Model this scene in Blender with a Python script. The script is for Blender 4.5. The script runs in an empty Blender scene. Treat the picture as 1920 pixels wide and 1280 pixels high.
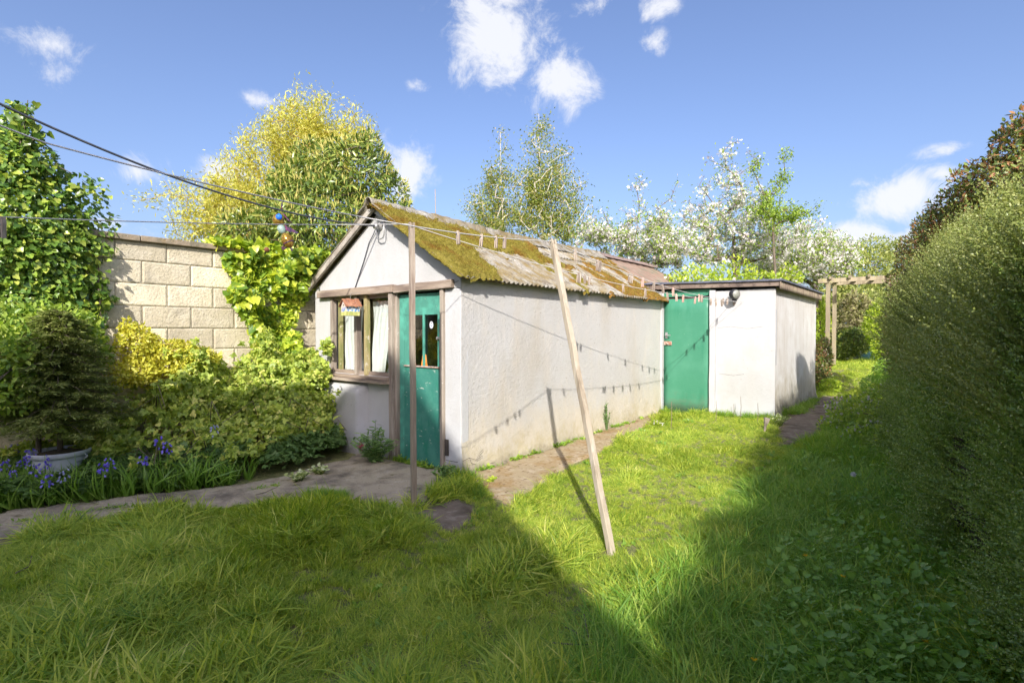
import bpy, math, random
import numpy as np
from mathutils import Vector, Matrix

random.seed(7)
rng = np.random.default_rng(11)
SC = bpy.context.scene
COL = SC.collection
PI = math.pi

# ------------------------------------------------------------------ camera, light, sky
CAM = np.array([3.58, -3.61, 1.4])
YAW, PITCH, FPX = math.radians(39.2), math.radians(1.05), 980.0
cam_d = bpy.data.cameras.new('camera')
cam = bpy.data.objects.new('camera', cam_d)
COL.objects.link(cam)
cam.location = CAM
cam.rotation_euler = (PI / 2 - PITCH, 0, YAW)
cam_d.sensor_width = 36.0
cam_d.lens = FPX / 1920 * 36.0
cam_d.clip_start = 0.05
cam_d.clip_end = 2000
SC.camera = cam

SUN_TO = Vector((1.29, -1.78, 1.38)).normalized()      # direction towards the sun
sun_d = bpy.data.lights.new('sun', 'SUN')
sun_d.energy = 3.9
sun_d.angle = math.radians(0.53)
sun_d.color = (1.0, 0.955, 0.89)
sun = bpy.data.objects.new('sun', sun_d)
COL.objects.link(sun)
sun.location = (12, -16, 14)
sun.rotation_euler = (-SUN_TO).to_track_quat('-Z', 'Y').to_euler()

SC.view_settings.view_transform = 'Standard'
SC.view_settings.look = 'None'
SC.view_settings.gamma = 1.0
SC.view_settings.exposure = 0.80
SC.cycles.use_denoising = True
SC.cycles.denoising_input_passes = 'RGB_ALBEDO_NORMAL'
SC.cycles.denoising_prefilter = 'NONE'
SC.cycles.sample_clamp_indirect = 4.0
SC.cycles.max_bounces = 8
SC.cycles.diffuse_bounces = 6
SC.cycles.transparent_max_bounces = 12

FW = np.array([-math.sin(YAW) * math.cos(PITCH), math.cos(YAW) * math.cos(PITCH), -math.sin(PITCH)])
RT = np.array([math.cos(YAW), math.sin(YAW), 0.0])
UP = np.cross(RT, FW)


def ray(px, py):
    return FW + RT * (px - 960) / FPX + UP * (640 - py) / FPX


def atd(px, py, d):
    """point seen at photo pixel (px, py), d metres away along the level view direction"""
    return CAM + ray(px, py) * d


def atx(px, py, x):
    r = ray(px, py)
    return CAM + r * (x - CAM[0]) / r[0]


def aty(px, py, y=0.0):
    r = ray(px, py)
    return CAM + r * (y - CAM[1]) / r[1]


def atz(px, py, z=0.0):
    r = ray(px, py)
    return CAM + r * (z - CAM[2]) / r[2]


def proj(p):
    v = np.asarray(p, float) - CAM
    d = v @ FW
    return 960 + FPX * (v @ RT) / d, 640 - FPX * (v @ UP) / d


world = bpy.data.worlds.new('World')
SC.world = world
world.cycles.sampling_method = 'MANUAL'
world.cycles.sample_map_resolution = 2048
world.use_nodes = True
wt = world.node_tree
wt.nodes.clear()


def nd(t, kind, **kw):
    n = t.nodes.new(kind)
    for k, v in kw.items():
        setattr(n, k, v)
    return n


def vmath(t, op, a, b):
    n = nd(t, 'ShaderNodeVectorMath', operation=op)
    for i, s in enumerate((a, b)):
        if s is None:
            continue
        if isinstance(s, (tuple, list)):
            n.inputs[i].default_value = s
        else:
            t.links.new(s, n.inputs[i])
    return n


def fmath(t, op, a, b=None, c=None, clamp=False):
    n = nd(t, 'ShaderNodeMath', operation=op, use_clamp=clamp)
    for i, s in enumerate((a, b, c)):
        if s is None:
            continue
        if isinstance(s, (int, float)):
            n.inputs[i].default_value = s
        else:
            t.links.new(s, n.inputs[i])
    return n.outputs[0]


def build_sky():
    t = wt
    out = nd(t, 'ShaderNodeOutputWorld')
    bg = nd(t, 'ShaderNodeBackground')
    bg.inputs['Strength'].default_value = 0.15
    sky = nd(t, 'ShaderNodeTexSky', sky_type='NISHITA')
    sky.sun_disc = False
    sky.sun_elevation = math.asin(SUN_TO.z)
    sky.sun_rotation = math.atan2(SUN_TO.x, SUN_TO.y)
    sky.altitude = 0
    sky.air_density = 1.0
    sky.dust_density = 3.6
    sky.ozone_density = 3.0
    tc = nd(t, 'ShaderNodeTexCoord')
    nrm = vmath(t, 'NORMALIZE', tc.outputs['Generated'], None).outputs[0]
    blobs = [  # photo pixel, half sizes in pixels, weight
        (925, 66, 150, 120, 1.0), (1050, 160, 90, 85, 1.0), (945, -10, 110, 60, .9), (1685, 368, 120, 66, 1.0), (1765, 325, 55, 30, .8),
        (760, 320, 80, 90, 1.0), (262, 322, 60, 52, .9), (430, 322, 70, 40, .95), (85, 80, 110, 50, .66), (110, 140, 60, 50, .55),
        (1590, 442, 85, 42, .95), (1700, 465, 110, 46, .8), (785, 158, 36, 26, .62), (1222, 82, 40, 34, .66), (1110, 8, 70, 34, .66),
        (1225, 12, 60, 34, .66), (500, 190, 55, 26, .5), (210, 420, 90, 36, .62), (1850, 395, 100, 40, .6), (1380, 330, 60, 26, .42),
        (1770, 285, 70, 26, .5)]
    extra = [(-2.6, .35, .3, .12), (2.2, .5, .25, .12), (1.4, .3, .35, .1), (-1.7, .7, .2, .12), (2.9, .85, .25, .15)]
    acc = None
    specs = []
    for (x, y, rx, ry, w) in blobs:
        c = ray(x, y)
        k = np.linalg.norm(c)
        specs.append((c / k, rx / FPX / k, ry / FPX / k, w))
    for (az, el, ra, rb) in extra:
        c = np.array([-math.sin(YAW + az) * math.cos(el), math.cos(YAW + az) * math.cos(el), math.sin(el)])
        specs.append((c, ra, rb, .9))
    for (c, ra, rb, w) in specs:
        r = np.cross(c, [0, 0, 1.0]); r /= np.linalg.norm(r)
        u = np.cross(r, c)
        a = vmath(t, 'DOT_PRODUCT', nrm, tuple(r / ra)).outputs['Value']
        b = vmath(t, 'DOT_PRODUCT', nrm, tuple(u / rb)).outputs['Value']
        f = vmath(t, 'DOT_PRODUCT', nrm, tuple(c)).outputs['Value']
        back = fmath(t, 'MAXIMUM', fmath(t, 'MULTIPLY', f, -100.0), 0.0)
        s = fmath(t, 'ADD', fmath(t, 'MULTIPLY', a, a), fmath(t, 'MULTIPLY', b, b))
        s = fmath(t, 'ADD', fmath(t, 'SQRT', s), back)
        g = fmath(t, 'SUBTRACT', w, fmath(t, 'MULTIPLY', s, w))
        acc = g if acc is None else fmath(t, 'MAXIMUM', acc, g)
    acc = fmath(t, 'MAXIMUM', acc, 0.0)
    n1 = nd(t, 'ShaderNodeTexNoise')
    n1.inputs['Scale'].default_value = 11.0
    n1.inputs['Detail'].default_value = 9.0
    n1.inputs['Roughness'].default_value = 0.70
    n1.inputs['Distortion'].default_value = 0.5
    t.links.new(nrm, n1.inputs['Vector'])
    nz = fmath(t, 'MULTIPLY', fmath(t, 'SUBTRACT', n1.outputs['Fac'], 0.5), 3.2)
    gate = fmath(t, 'MULTIPLY', acc, 5.0, clamp=True)
    d = fmath(t, 'ADD', fmath(t, 'MULTIPLY', acc, 1.35), nz)
    mr = nd(t, 'ShaderNodeMapRange', interpolation_type='SMOOTHSTEP')
    t.links.new(d, mr.inputs['Value'])
    mr.inputs['From Min'].default_value = 0.22
    mr.inputs['From Max'].default_value = 1.12
    dens = fmath(t, 'MULTIPLY', mr.outputs[0], gate)
    dens = fmath(t, 'MULTIPLY', dens, 0.9)
    tint = nd(t, 'ShaderNodeMix', data_type='RGBA', blend_type='MULTIPLY')
    tint.inputs[0].default_value = 1.0
    t.links.new(sky.outputs[0], tint.inputs[6])
    tint.inputs[7].default_value = SKY_TINT
    mx = nd(t, 'ShaderNodeMix', data_type='RGBA')
    t.links.new(dens, mx.inputs[0])
    t.links.new(tint.outputs[2], mx.inputs[6])
    mx.inputs[7].default_value = CLOUD_COL
    t.links.new(mx.outputs[2], bg.inputs['Color'])
    t.links.new(bg.outputs[0], out.inputs['Surface'])


SKY_TINT = (.85, .82, .92, 1)
CLOUD_COL = (3.8, 3.85, 4.05, 1)
build_sky()

# ------------------------------------------------------------------ materials


def new_mat(name):
    m = bpy.data.materials.new(name)
    m.use_nodes = True
    m.node_tree.nodes.clear()
    return m, m.node_tree


def c4(c):
    return (c[0], c[1], c[2], 1.0)


def pmat(name, base, layers=(), rough=.85, bump=None, metallic=0.0, zst=None, orand=0.0, spec=.35, bumps=()):
    """layers: (colour, scale, lo, hi, stretch, strength); zst: (z0, z1, colour, noise) dirt band; bump: (strength, scale, stretch)"""
    m, t = new_mat(name)
    out = nd(t, 'ShaderNodeOutputMaterial')
    b = nd(t, 'ShaderNodeBsdfPrincipled')
    b.inputs['Roughness'].default_value = rough
    b.inputs['Metallic'].default_value = metallic
    b.inputs['Specular IOR Level'].default_value = spec
    t.links.new(b.outputs[0], out.inputs[0])
    tc = nd(t, 'ShaderNodeTexCoord')
    co = tc.outputs['Object']
    oi = None
    if orand:
        oi = nd(t, 'ShaderNodeObjectInfo')
        mul = vmath(t, 'SCALE', (3.1, 7.7, 5.3), None)
        t.links.new(fmath(t, 'MULTIPLY', oi.outputs['Random'], 10.0), mul.inputs['Scale'])
        co = vmath(t, 'ADD', co, mul.outputs[0]).outputs[0]

    def noise(scale, stretch=(1, 1, 1), detail=6, rough_=.6):
        mp = nd(t, 'ShaderNodeMapping')
        mp.inputs['Scale'].default_value = stretch
        t.links.new(co, mp.inputs[0])
        n = nd(t, 'ShaderNodeTexNoise')
        n.inputs['Scale'].default_value = scale
        n.inputs['Detail'].default_value = detail
        n.inputs['Roughness'].default_value = rough_
        t.links.new(mp.outputs[0], n.inputs['Vector'])
        return n.outputs['Fac']
    cur = nd(t, 'ShaderNodeRGB')
    cur.outputs[0].default_value = c4(base)
    cur = cur.outputs[0]
    for L in layers:
        col, sc, lo, hi = L[:4]
        st = L[4] if len(L) > 4 else (1, 1, 1)
        k = L[5] if len(L) > 5 else 1.0
        mr = nd(t, 'ShaderNodeMapRange')
        t.links.new(noise(sc, st), mr.inputs[0])
        mr.inputs[1].default_value = lo
        mr.inputs[2].default_value = hi
        mr.inputs[4].default_value = k
        mx = nd(t, 'ShaderNodeMix', data_type='RGBA')
        t.links.new(mr.outputs[0], mx.inputs[0])
        t.links.new(cur, mx.inputs[6])
        mx.inputs[7].default_value = c4(col)
        cur = mx.outputs[2]
    for Z in (zst or ()):
        z0, z1, col, sc, k = Z
        sep = nd(t, 'ShaderNodeSeparateXYZ')
        t.links.new(tc.outputs['Object'], sep.inputs[0])
        zz = fmath(t, 'ADD', sep.outputs[2], fmath(t, 'MULTIPLY', fmath(t, 'SUBTRACT', noise(sc), .5), (z0 - z1) * 1.6))
        mr = nd(t, 'ShaderNodeMapRange', interpolation_type='SMOOTHSTEP')
        t.links.new(zz, mr.inputs[0])
        mr.inputs[1].default_value = z0
        mr.inputs[2].default_value = z1
        mr.inputs[3].default_value = 0.0
        mr.inputs[4].default_value = 1.0
        f = fmath(t, 'MULTIPLY', mr.outputs[0], fmath(t, 'MULTIPLY', fmath(t, 'MULTIPLY', noise(sc * 4, (1, 1, .6)), k * 2.0), 1.0, clamp=True))
        f = fmath(t, 'MINIMUM', f, k)
        mx = nd(t, 'ShaderNodeMix', data_type='RGBA')
        t.links.new(f, mx.inputs[0])
        t.links.new(cur, mx.inputs[6])
        mx.inputs[7].default_value = c4(col)
        cur = mx.outputs[2]
    if orand:
        hsv = nd(t, 'ShaderNodeHueSaturation')
        v = fmath(t, 'ADD', fmath(t, 'MULTIPLY', oi.outputs['Random'], orand * 2), 1 - orand)
        t.links.new(v, hsv.inputs['Value'])
        t.links.new(cur, hsv.inputs['Color'])
        cur = hsv.outputs[0]
    t.links.new(cur, b.inputs['Base Color'])
    allb = ([bump] if bump else []) + list(bumps)
    prev = None
    for B in allb:
        st = B[2] if len(B) > 2 else (1, 1, 1)
        bn = nd(t, 'ShaderNodeBump')
        bn.inputs['Strength'].default_value = B[0]
        bn.inputs['Distance'].default_value = B[3] if len(B) > 3 else .01
        t.links.new(noise(B[1], st, 8, .65), bn.inputs['Height'])
        if prev:
            t.links.new(prev, bn.inputs['Normal'])
        prev = bn.outputs[0]
    if prev:
        t.links.new(prev, b.inputs['Normal'])
    return m


def leafmat(name, ramp, trans=.35, rough=.45, spec=.4, inst=False, tcol=None):
    """ramp: colours picked by the per-leaf attribute rnd (plus a per-instance random)"""
    m, t = new_mat(name)
    out = nd(t, 'ShaderNodeOutputMaterial')
    at = nd(t, 'ShaderNodeAttribute', attribute_name='rnd')
    v = at.outputs['Fac']
    if inst:
        oi = nd(t, 'ShaderNodeObjectInfo')
        v = fmath(t, 'ADD', fmath(t, 'MULTIPLY', v, .55), fmath(t, 'MULTIPLY', oi.outputs['Random'], .45))
    cr = nd(t, 'ShaderNodeValToRGB')
    els = cr.color_ramp.elements
    for i, (p, c) in enumerate(ramp):
        e = els[i] if i < 2 else els.new(p)
        e.position = p
        e.color = c4(c)
    t.links.new(v, cr.inputs[0])
    b = nd(t, 'ShaderNodeBsdfPrincipled')
    b.inputs['Roughness'].default_value = rough
    b.inputs['Specular IOR Level'].default_value = spec
    t.links.new(cr.outputs[0], b.inputs['Base Color'])
    tr = nd(t, 'ShaderNodeBsdfTranslucent')
    mu = nd(t, 'ShaderNodeMix', data_type='RGBA', blend_type='MULTIPLY')
    mu.inputs[0].default_value = 1.0
    t.links.new(cr.outputs[0], mu.inputs[6])
    mu.inputs[7].default_value = c4(tcol or (1.5, 1.6, .7))
    t.links.new(mu.outputs[2], tr.inputs['Color'])
    ms = nd(t, 'ShaderNodeMixShader')
    ms.inputs[0].default_value = trans
    t.links.new(b.outputs[0], ms.inputs[1])
    t.links.new(tr.outputs[0], ms.inputs[2])
    t.links.new(ms.outputs[0], out.inputs[0])
    return m


def glassmat(name, tint=(.75, .8, .78), r=.04):
    m, t = new_mat(name)
    out = nd(t, 'ShaderNodeOutputMaterial')
    tr = nd(t, 'ShaderNodeBsdfTransparent')
    tr.inputs[0].default_value = c4(tint)
    gl = nd(t, 'ShaderNodeBsdfGlossy')
    gl.inputs['Roughness'].default_value = r
    fr = nd(t, 'ShaderNodeLayerWeight')
    k = fmath(t, 'ADD', fmath(t, 'MULTIPLY', fmath(t, 'POWER', fr.outputs['Facing'], 4.0), .9), .05, clamp=True)
    ms = nd(t, 'ShaderNodeMixShader')
    t.links.new(k, ms.inputs[0])
    t.links.new(tr.outputs[0], ms.inputs[1])
    t.links.new(gl.outputs[0], ms.inputs[2])
    t.links.new(ms.outputs[0], out.inputs[0])
    return m


# ------------------------------------------------------------------ object helpers
ROOT = {}


def tag(o, label=None, cat=None, group=None, kind=None):
    if label:
        o['label'] = label
    if cat:
        o['category'] = cat
    if group:
        o['group'] = group
    if kind:
        o['kind'] = kind
    return o


def thing(name, label, cat, loc=(0, 0, 0), group=None, rz=0.0):
    o = bpy.data.objects.new(name, None)
    COL.objects.link(o)
    o.empty_display_size = .1
    o.location = loc
    o.rotation_euler = (0, 0, rz)
    ROOT[o.name] = np.array(loc, float)
    return tag(o, label, cat, group)


def base_of(parent):
    p = parent
    while p is not None and p.parent is not None:
        p = p.parent
    return ROOT.get(p.name, np.zeros(3)) if p is not None else np.zeros(3)


def link(name, me, mat, parent=None, kind=None, local=False):
    """link a mesh given in world coordinates (or in the thing's own, local=True)"""
    if mat is not None:
        for x in (mat if isinstance(mat, (list, tuple)) else [mat]):
            me.materials.append(x)
    o = bpy.data.objects.new(name, me)
    COL.objects.link(o)
    if parent is not None:
        o.parent = parent
        if not local:
            b = base_of(parent)
            if np.any(b != 0):
                me.transform(Matrix.Translation(Vector(-b)))
    if kind:
        o['kind'] = kind
    return o


def arrmesh(name, V, T, rnd=None, smooth=False, quads=False):
    me = bpy.data.meshes.new(name)
    V = np.asarray(V, np.float32); T = np.asarray(T, np.int32)
    k = T.shape[1]
    me.vertices.add(len(V))
    me.vertices.foreach_set('co', V.ravel())
    me.loops.add(T.size)
    me.loops.foreach_set('vertex_index', T.ravel())
    me.polygons.add(len(T))
    me.polygons.foreach_set('loop_start', np.arange(0, T.size, k, dtype=np.int32))
    if smooth:
        me.polygons.foreach_set('use_smooth', np.ones(len(T), bool))
    me.update(calc_edges=True)
    if rnd is not None:
        a = me.attributes.new('rnd', 'FLOAT', 'POINT')
        a.data.foreach_set('value', np.asarray(rnd, np.float32))
    return me


class MB:
    def __init__(s):
        s.v, s.f = [], []

    def box(s, lo, hi, j=0.0):
        x0, y0, z0 = lo; x1, y1, z1 = hi
        n = len(s.v)
        P = [(x0, y0, z0), (x1, y0, z0), (x1, y1, z0), (x0, y1, z0), (x0, y0, z1), (x1, y0, z1), (x1, y1, z1), (x0, y1, z1)]
        if j:
            P = [tuple(c + random.uniform(-j, j) for c in p) for p in P]
        s.v += P
        s.f += [tuple(n + i for i in q) for q in ((0, 3, 2, 1), (4, 5, 6, 7), (0, 1, 5, 4), (1, 2, 6, 5), (2, 3, 7, 6), (3, 0, 4, 7))]
        return s

    def prism(s, poly, vec):
        """closed prism: poly = list of 3D points (planar), extruded by vec"""
        n = len(s.v); k = len(poly)
        vec = np.asarray(vec, float)
        s.v += [tuple(p) for p in poly] + [tuple(np.asarray(p) + vec) for p in poly]
        s.f += [tuple(n + i for i in range(k))[::-1], tuple(n + k + i for i in range(k))]
        for i in range(k):
            jn = (i + 1) % k
            s.f.append((n + i, n + jn, n + k + jn, n + k + i))
        return s

    def bar(s, a, b, w, h, up=(0, 0, 1), j=0.0, seg=1):
        """rectangular bar a->b, w across, h along up, optionally cut in segments with jitter"""
        a = np.asarray(a, float); b = np.asarray(b, float)
        d = b - a; d /= np.linalg.norm(d)
        r = np.cross(d, np.asarray(up, float)); r /= np.linalg.norm(r)
        u = np.cross(r, d)
        n = len(s.v)
        for i in range(seg + 1):
            p = a + (b - a) * i / seg
            jj = np.array([random.uniform(-j, j), random.uniform(-j, j)])
            for (x, y) in ((-1, -1), (1, -1), (1, 1), (-1, 1)):
                q = p + r * (x * w / 2 + jj[0]) + u * (y * h / 2 + jj[1])
                s.v.append(tuple(q))
        s.f.append((n, n + 1, n + 2, n + 3)[::-1])
        for i in range(seg):
            o = n + 4 * i
            for k in range(4):
                k2 = (k + 1) % 4
                s.f.append((o + k, o + k2, o + 4 + k2, o + 4 + k))
        o = n + 4 * seg
        s.f.append((o, o + 1, o + 2, o + 3))
        return s

    def tube(s, pts, rad, sides=8, cap=True):
        pts = [np.asarray(p, float) for p in pts]
        if isinstance(rad, (int, float)):
            rad = [rad] * len(pts)
        n = len(s.v)
        prev = None
        for i, p in enumerate(pts):
            d = pts[min(i + 1, len(pts) - 1)] - pts[max(i - 1, 0)]
            d = d / (np.linalg.norm(d) + 1e-9)
            if prev is None:
                a = np.array([0, 0, 1.0]) if abs(d[2]) < .9 else np.array([1.0, 0, 0])
                r = np.cross(d, a)
            else:
                r = prev - d * (prev @ d)
            r /= np.linalg.norm(r); prev = r
            u = np.cross(d, r)
            for k in range(sides):
                an = 2 * PI * k / sides
                s.v.append(tuple(p + (r * math.cos(an) + u * math.sin(an)) * rad[i]))
        for i in range(len(pts) - 1):
            for k in range(sides):
                k2 = (k + 1) % sides
                o = n + i * sides
                s.f.append((o + k, o + k2, o + sides + k2, o + sides + k))
        if cap:
            s.f.append(tuple(n + k for k in range(sides))[::-1])
            o = n + (len(pts) - 1) * sides
            s.f.append(tuple(o + k for k in range(sides)))
        return s

    def lathe(s, prof, c=(0, 0, 0), sides=24, axis=(0, 0, 1)):
        ax = np.asarray(axis, float); ax /= np.linalg.norm(ax)
        a = np.array([0, 0, 1.0]) if abs(ax[2]) < .9 else np.array([1.0, 0, 0])
        r = np.cross(ax, a); r /= np.linalg.norm(r); u = np.cross(ax, r)
        n = len(s.v); c = np.asarray(c, float)
        for (rr, h) in prof:
            for k in range(sides):
                an = 2 * PI * k / sides
                s.v.append(tuple(c + ax * h + (r * math.cos(an) + u * math.sin(an)) * max(rr, 1e-4)))
        for i in range(len(prof) - 1):
            for k in range(sides):
                k2 = (k + 1) % sides
                o = n + i * sides
                s.f.append((o + k, o + k2, o + sides + k2, o + sides + k))
        return s

    def grid(s, fn, nu, nv):
        n = len(s.v)
        for i in range(nu + 1):
            for k in range(nv + 1):
                s.v.append(tuple(fn(i / nu, k / nv)))
        for i in range(nu):
            for k in range(nv):
                o = n + i * (nv + 1) + k
                s.f.append((o, o + nv + 1, o + nv + 2, o + 1))
        return s

    def build(s, name, mat, parent=None, smooth=False, bevel=0.0, kind=None, local=False, solid=0.0):
        me = bpy.data.meshes.new(name)
        me.from_pydata(s.v, [], s.f)
        me.update()
        if smooth:
            me.polygons.foreach_set('use_smooth', np.ones(len(me.polygons), bool))
        o = link(name, me, mat, parent, kind, local)
        if solid:
            md = o.modifiers.new('thick', 'SOLIDIFY'); md.thickness = solid
        if bevel:
            md = o.modifiers.new('edge', 'BEVEL'); md.width = bevel; md.segments = 2; md.limit_method = 'ANGLE'
        return o


def dup(root, loc=None, rot=None):
    """copy a thing with its parts and sub-parts (mesh data shared)"""
    r = root.copy(); COL.objects.link(r)
    if loc is not None:
        r.location = loc
    if rot is not None:
        r.rotation_euler = rot
    for ch in list(root.children):
        c = ch.copy(); COL.objects.link(c); c.parent = r
        for g_ in ch.children:
            d = g_.copy(); COL.objects.link(d); d.parent = c
    return r


# ------------------------------------------------------------------ noise and ground
_H = np.random.default_rng(5).random(4096) * 2 - 1


def vnoise(p, seed=0):
    p = np.asarray(p, float)
    i = np.floor(p).astype(np.int64); f = p - i; f = f * f * (3 - 2 * f)

    def h(a, b, c):
        return _H[((a * 73856093) ^ (b * 19349663) ^ (c * 83492791) ^ (seed * 2654435)) & 4095]
    r = 0
    for dx in (0, 1):
        for dy in (0, 1):
            for dz in (0, 1):
                w = (f[..., 0] if dx else 1 - f[..., 0]) * (f[..., 1] if dy else 1 - f[..., 1]) * (f[..., 2] if dz else 1 - f[..., 2])
                r = r + w * h(i[..., 0] + dx, i[..., 1] + dy, i[..., 2] + dz)
    return r


def fbm(p, octs=4, seed=0):
    p = np.asarray(p, float)
    r, a, t = 0, 1.0, 0
    for o in range(octs):
        r = r + a * vnoise(p * 2 ** o, seed + o); t += a; a *= .55
    return r / t


def ss(a, b, x):
    t = np.clip((np.asarray(x, float) - a) / (b - a), 0, 1)
    return t * t * (3 - 2 * t)


def gz(x, y):
    """height of the ground"""
    x = np.asarray(x, float); y = np.asarray(y, float)
    g = .12 * ss(0, 5, y) * (.5 + .5 * ss(0, 1.5, x)) + .42 * ss(8.3, 11.2, y)
    lawn = ss(.5, 1.3, x) + ss(-1.0, -2.0, y)
    n = fbm(np.stack([x * 1.3, y * 1.3, x * 0], -1), 3, 3)
    return g + .03 * n * np.clip(lawn, 0, 1) + 0.005 * fbm(np.stack([x * 6, y * 6, x * 0], -1), 2, 9)


def gp(px, py):
    """ground point seen at a photo pixel"""
    z = 0.0
    for _ in range(6):
        p = atz(px, py, z)
        z = float(gz(p[0], p[1]))
    return np.array([p[0], p[1], z])


def inpoly(x, y, poly):
    x = np.asarray(x); y = np.asarray(y)
    r = np.zeros(x.shape, bool)
    n = len(poly)
    for i in range(n):
        x0, y0 = poly[i][:2]; x1, y1 = poly[(i + 1) % n][:2]
        c = ((y0 > y) != (y1 > y)) & (x < (x1 - x0) * (y - y0) / (y1 - y0 + 1e-12) + x0)
        r ^= c
    return r

# ------------------------------------------------------------------ setting: ground, paths
M = {}
M['soil'] = pmat('soil', (.075, .055, .032), [((.11, .085, .05), 9, .4, .62), ((.05, .06, .02), 2.2, .45, .6)], .95, (.8, 40, (1, 1, 1), .02))
M['turf'] = pmat('thatchy_turf', (.20, .22, .07), [((.33, .30, .13), 22, .45, .65), ((.13, .13, .05), 6, .5, .65), ((.10, .085, .05), 1.7, .62, .7)], .95, (.9, 50, (1, 1, 1), .03))
M['concrete'] = pmat('old_concrete', (.46, .38, .26), [((.52, .44, .33), 14, .5, .7), ((.13, .105, .08), 3.2, .45, .7), ((.5, .46, .4), 75, .64, .72),
                     ((.12, .11, .03), 5.5, .58, .7), ((.07, .06, .05), 60, .6, .7)], .92, (.9, 70, (1, 1, 1), .012))
M['strip'] = pmat('mossy_concrete', (.36, .285, .17), [((.30, .19, .075), 3.0, .45, .65), ((.44, .36, .25), 11, .5, .68), ((.16, .10, .045), 24, .55, .68),
                  ((.2, .17, .04), 6, .6, .7)], .95, (.9, 55, (1, 1, 1), .012))
M['dirt'] = pmat('trodden_dirt', (.22, .17, .12), [((.3, .25, .19), 12, .5, .65), ((.12, .09, .06), 5, .45, .65)], .95, (.9, 60, (1, 1, 1), .012))


def lines(a, b, n, grow, far):
    base_ = list(np.linspace(a, b, n))
    s = (b - a) / n
    lo, hi = [], []
    x = a; k = s
    while x > -far:
        k *= grow; x -= k; lo.append(x)
    x = b; k = s
    while x < far:
        k *= grow; x += k; hi.append(x)
    return np.array(lo[::-1] + base_ + hi)


gx = lines(-3.2, 5.2, 110, 1.35, 320)
gy = lines(-3.8, 13.5, 190, 1.35, 320)
GX, GY = np.meshgrid(gx, gy, indexing='ij')
GZ = gz(GX, GY)
Vg = np.stack([GX, GY, GZ], -1).reshape(-1, 3)
nx_, ny_ = GX.shape
ii = (np.arange(nx_ - 1)[:, None] * ny_ + np.arange(ny_ - 1)[None, :]).ravel()
Qg = np.stack([ii, ii + ny_, ii + ny_ + 1, ii + 1], -1)
link('ground', arrmesh('ground', Vg, Qg, smooth=True), M['turf'], kind='structure')


def sheet(name, poly, mat, lift=.02, cell=.05, ragged=.05, seed=1):
    """a slab with a ragged outline that follows the ground and stands a little proud of it"""
    P2 = np.array([p[:2] for p in poly])
    lo, hi = P2.min(0) - .1, P2.max(0) + .1
    xs = np.arange(lo[0], hi[0], cell); ys = np.arange(lo[1], hi[1], cell)
    X, Y = np.meshgrid(xs, ys, indexing='ij')
    n1 = fbm(np.stack([X * 4, Y * 4, X * 0 + seed], -1), 3); n2 = fbm(np.stack([X * 4 + 9, Y * 4, X * 0 + seed], -1), 3)
    ins = inpoly(X + ragged * n1, Y + ragged * n2, P2)
    Z = gz(X, Y) + lift + .006 * fbm(np.stack([X * 3, Y * 3, X * 0], -1), 2, seed)
    # push the border vertices below the ground so that the rim reads as an edge
    rim = ins.copy()
    rim[1:-1, 1:-1] = ins[1:-1, 1:-1] & ins[:-2, 1:-1] & ins[2:, 1:-1] & ins[1:-1, :-2] & ins[1:-1, 2:]
    Z = np.where(rim, Z, Z - lift - .03)
    ok = ins[:-1, :-1] | ins[1:, :-1] | ins[:-1, 1:] | ins[1:, 1:]
    idx = np.arange(X.size).reshape(X.shape)
    q = np.stack([idx[:-1, :-1], idx[1:, :-1], idx[1:, 1:], idx[:-1, 1:]], -1)[ok]
    return link(name, arrmesh(name, np.stack([X, Y, Z], -1).reshape(-1, 3), q, smooth=True), mat, kind='structure')


PATH = [gp(*p) for p in ((-260, 1085), (0, 962), (60, 955), (150, 944), (250, 931), (340, 922), (430, 913), (520, 897), (600, 874), (650, 862))]
PATH += [np.array([-1.62, -.02, 0]), np.array([-.02, -.02, 0]), np.array([.10, .04, 0])]
PATH += [gp(*p) for p in ((905, 905), (845, 915), (800, 945), (770, 957), (690, 948), (610, 938), (560, 934), (430, 953), (300, 968), (220, 972), (150, 990), (0, 1030), (-260, 1120))]
STRIP = [np.array([-.01, -.0, 0]), np.array([-.01, 4.75, 0]), np.array([.8, 4.75, 0]), gp(1262, 778), gp(1210, 802), gp(1150, 838), gp(1060, 884), gp(1000, 925), gp(962, 962),
         gp(930, 945), gp(900, 912)]
DIRT = [gp(*p) for p in ((800, 947), (850, 932), (890, 950), (885, 985), (850, 1003), (800, 985), (775, 962))]
BARE = [gp(*p) for p in ((1452, 800), (1480, 770), (1540, 742), (1590, 745), (1565, 790), (1530, 832), (1490, 838), (1462, 832))]
sheet('path', PATH, M['concrete'], .030, .05, .05, 1)
sheet('path.001', STRIP, M['strip'], .022, .05, .06, 2)
sheet('dirt_patch', DIRT, M['dirt'], .014, .04, .08, 3)
sheet('dirt_path', BARE, M['dirt'], .014, .05, .1, 4)

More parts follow.
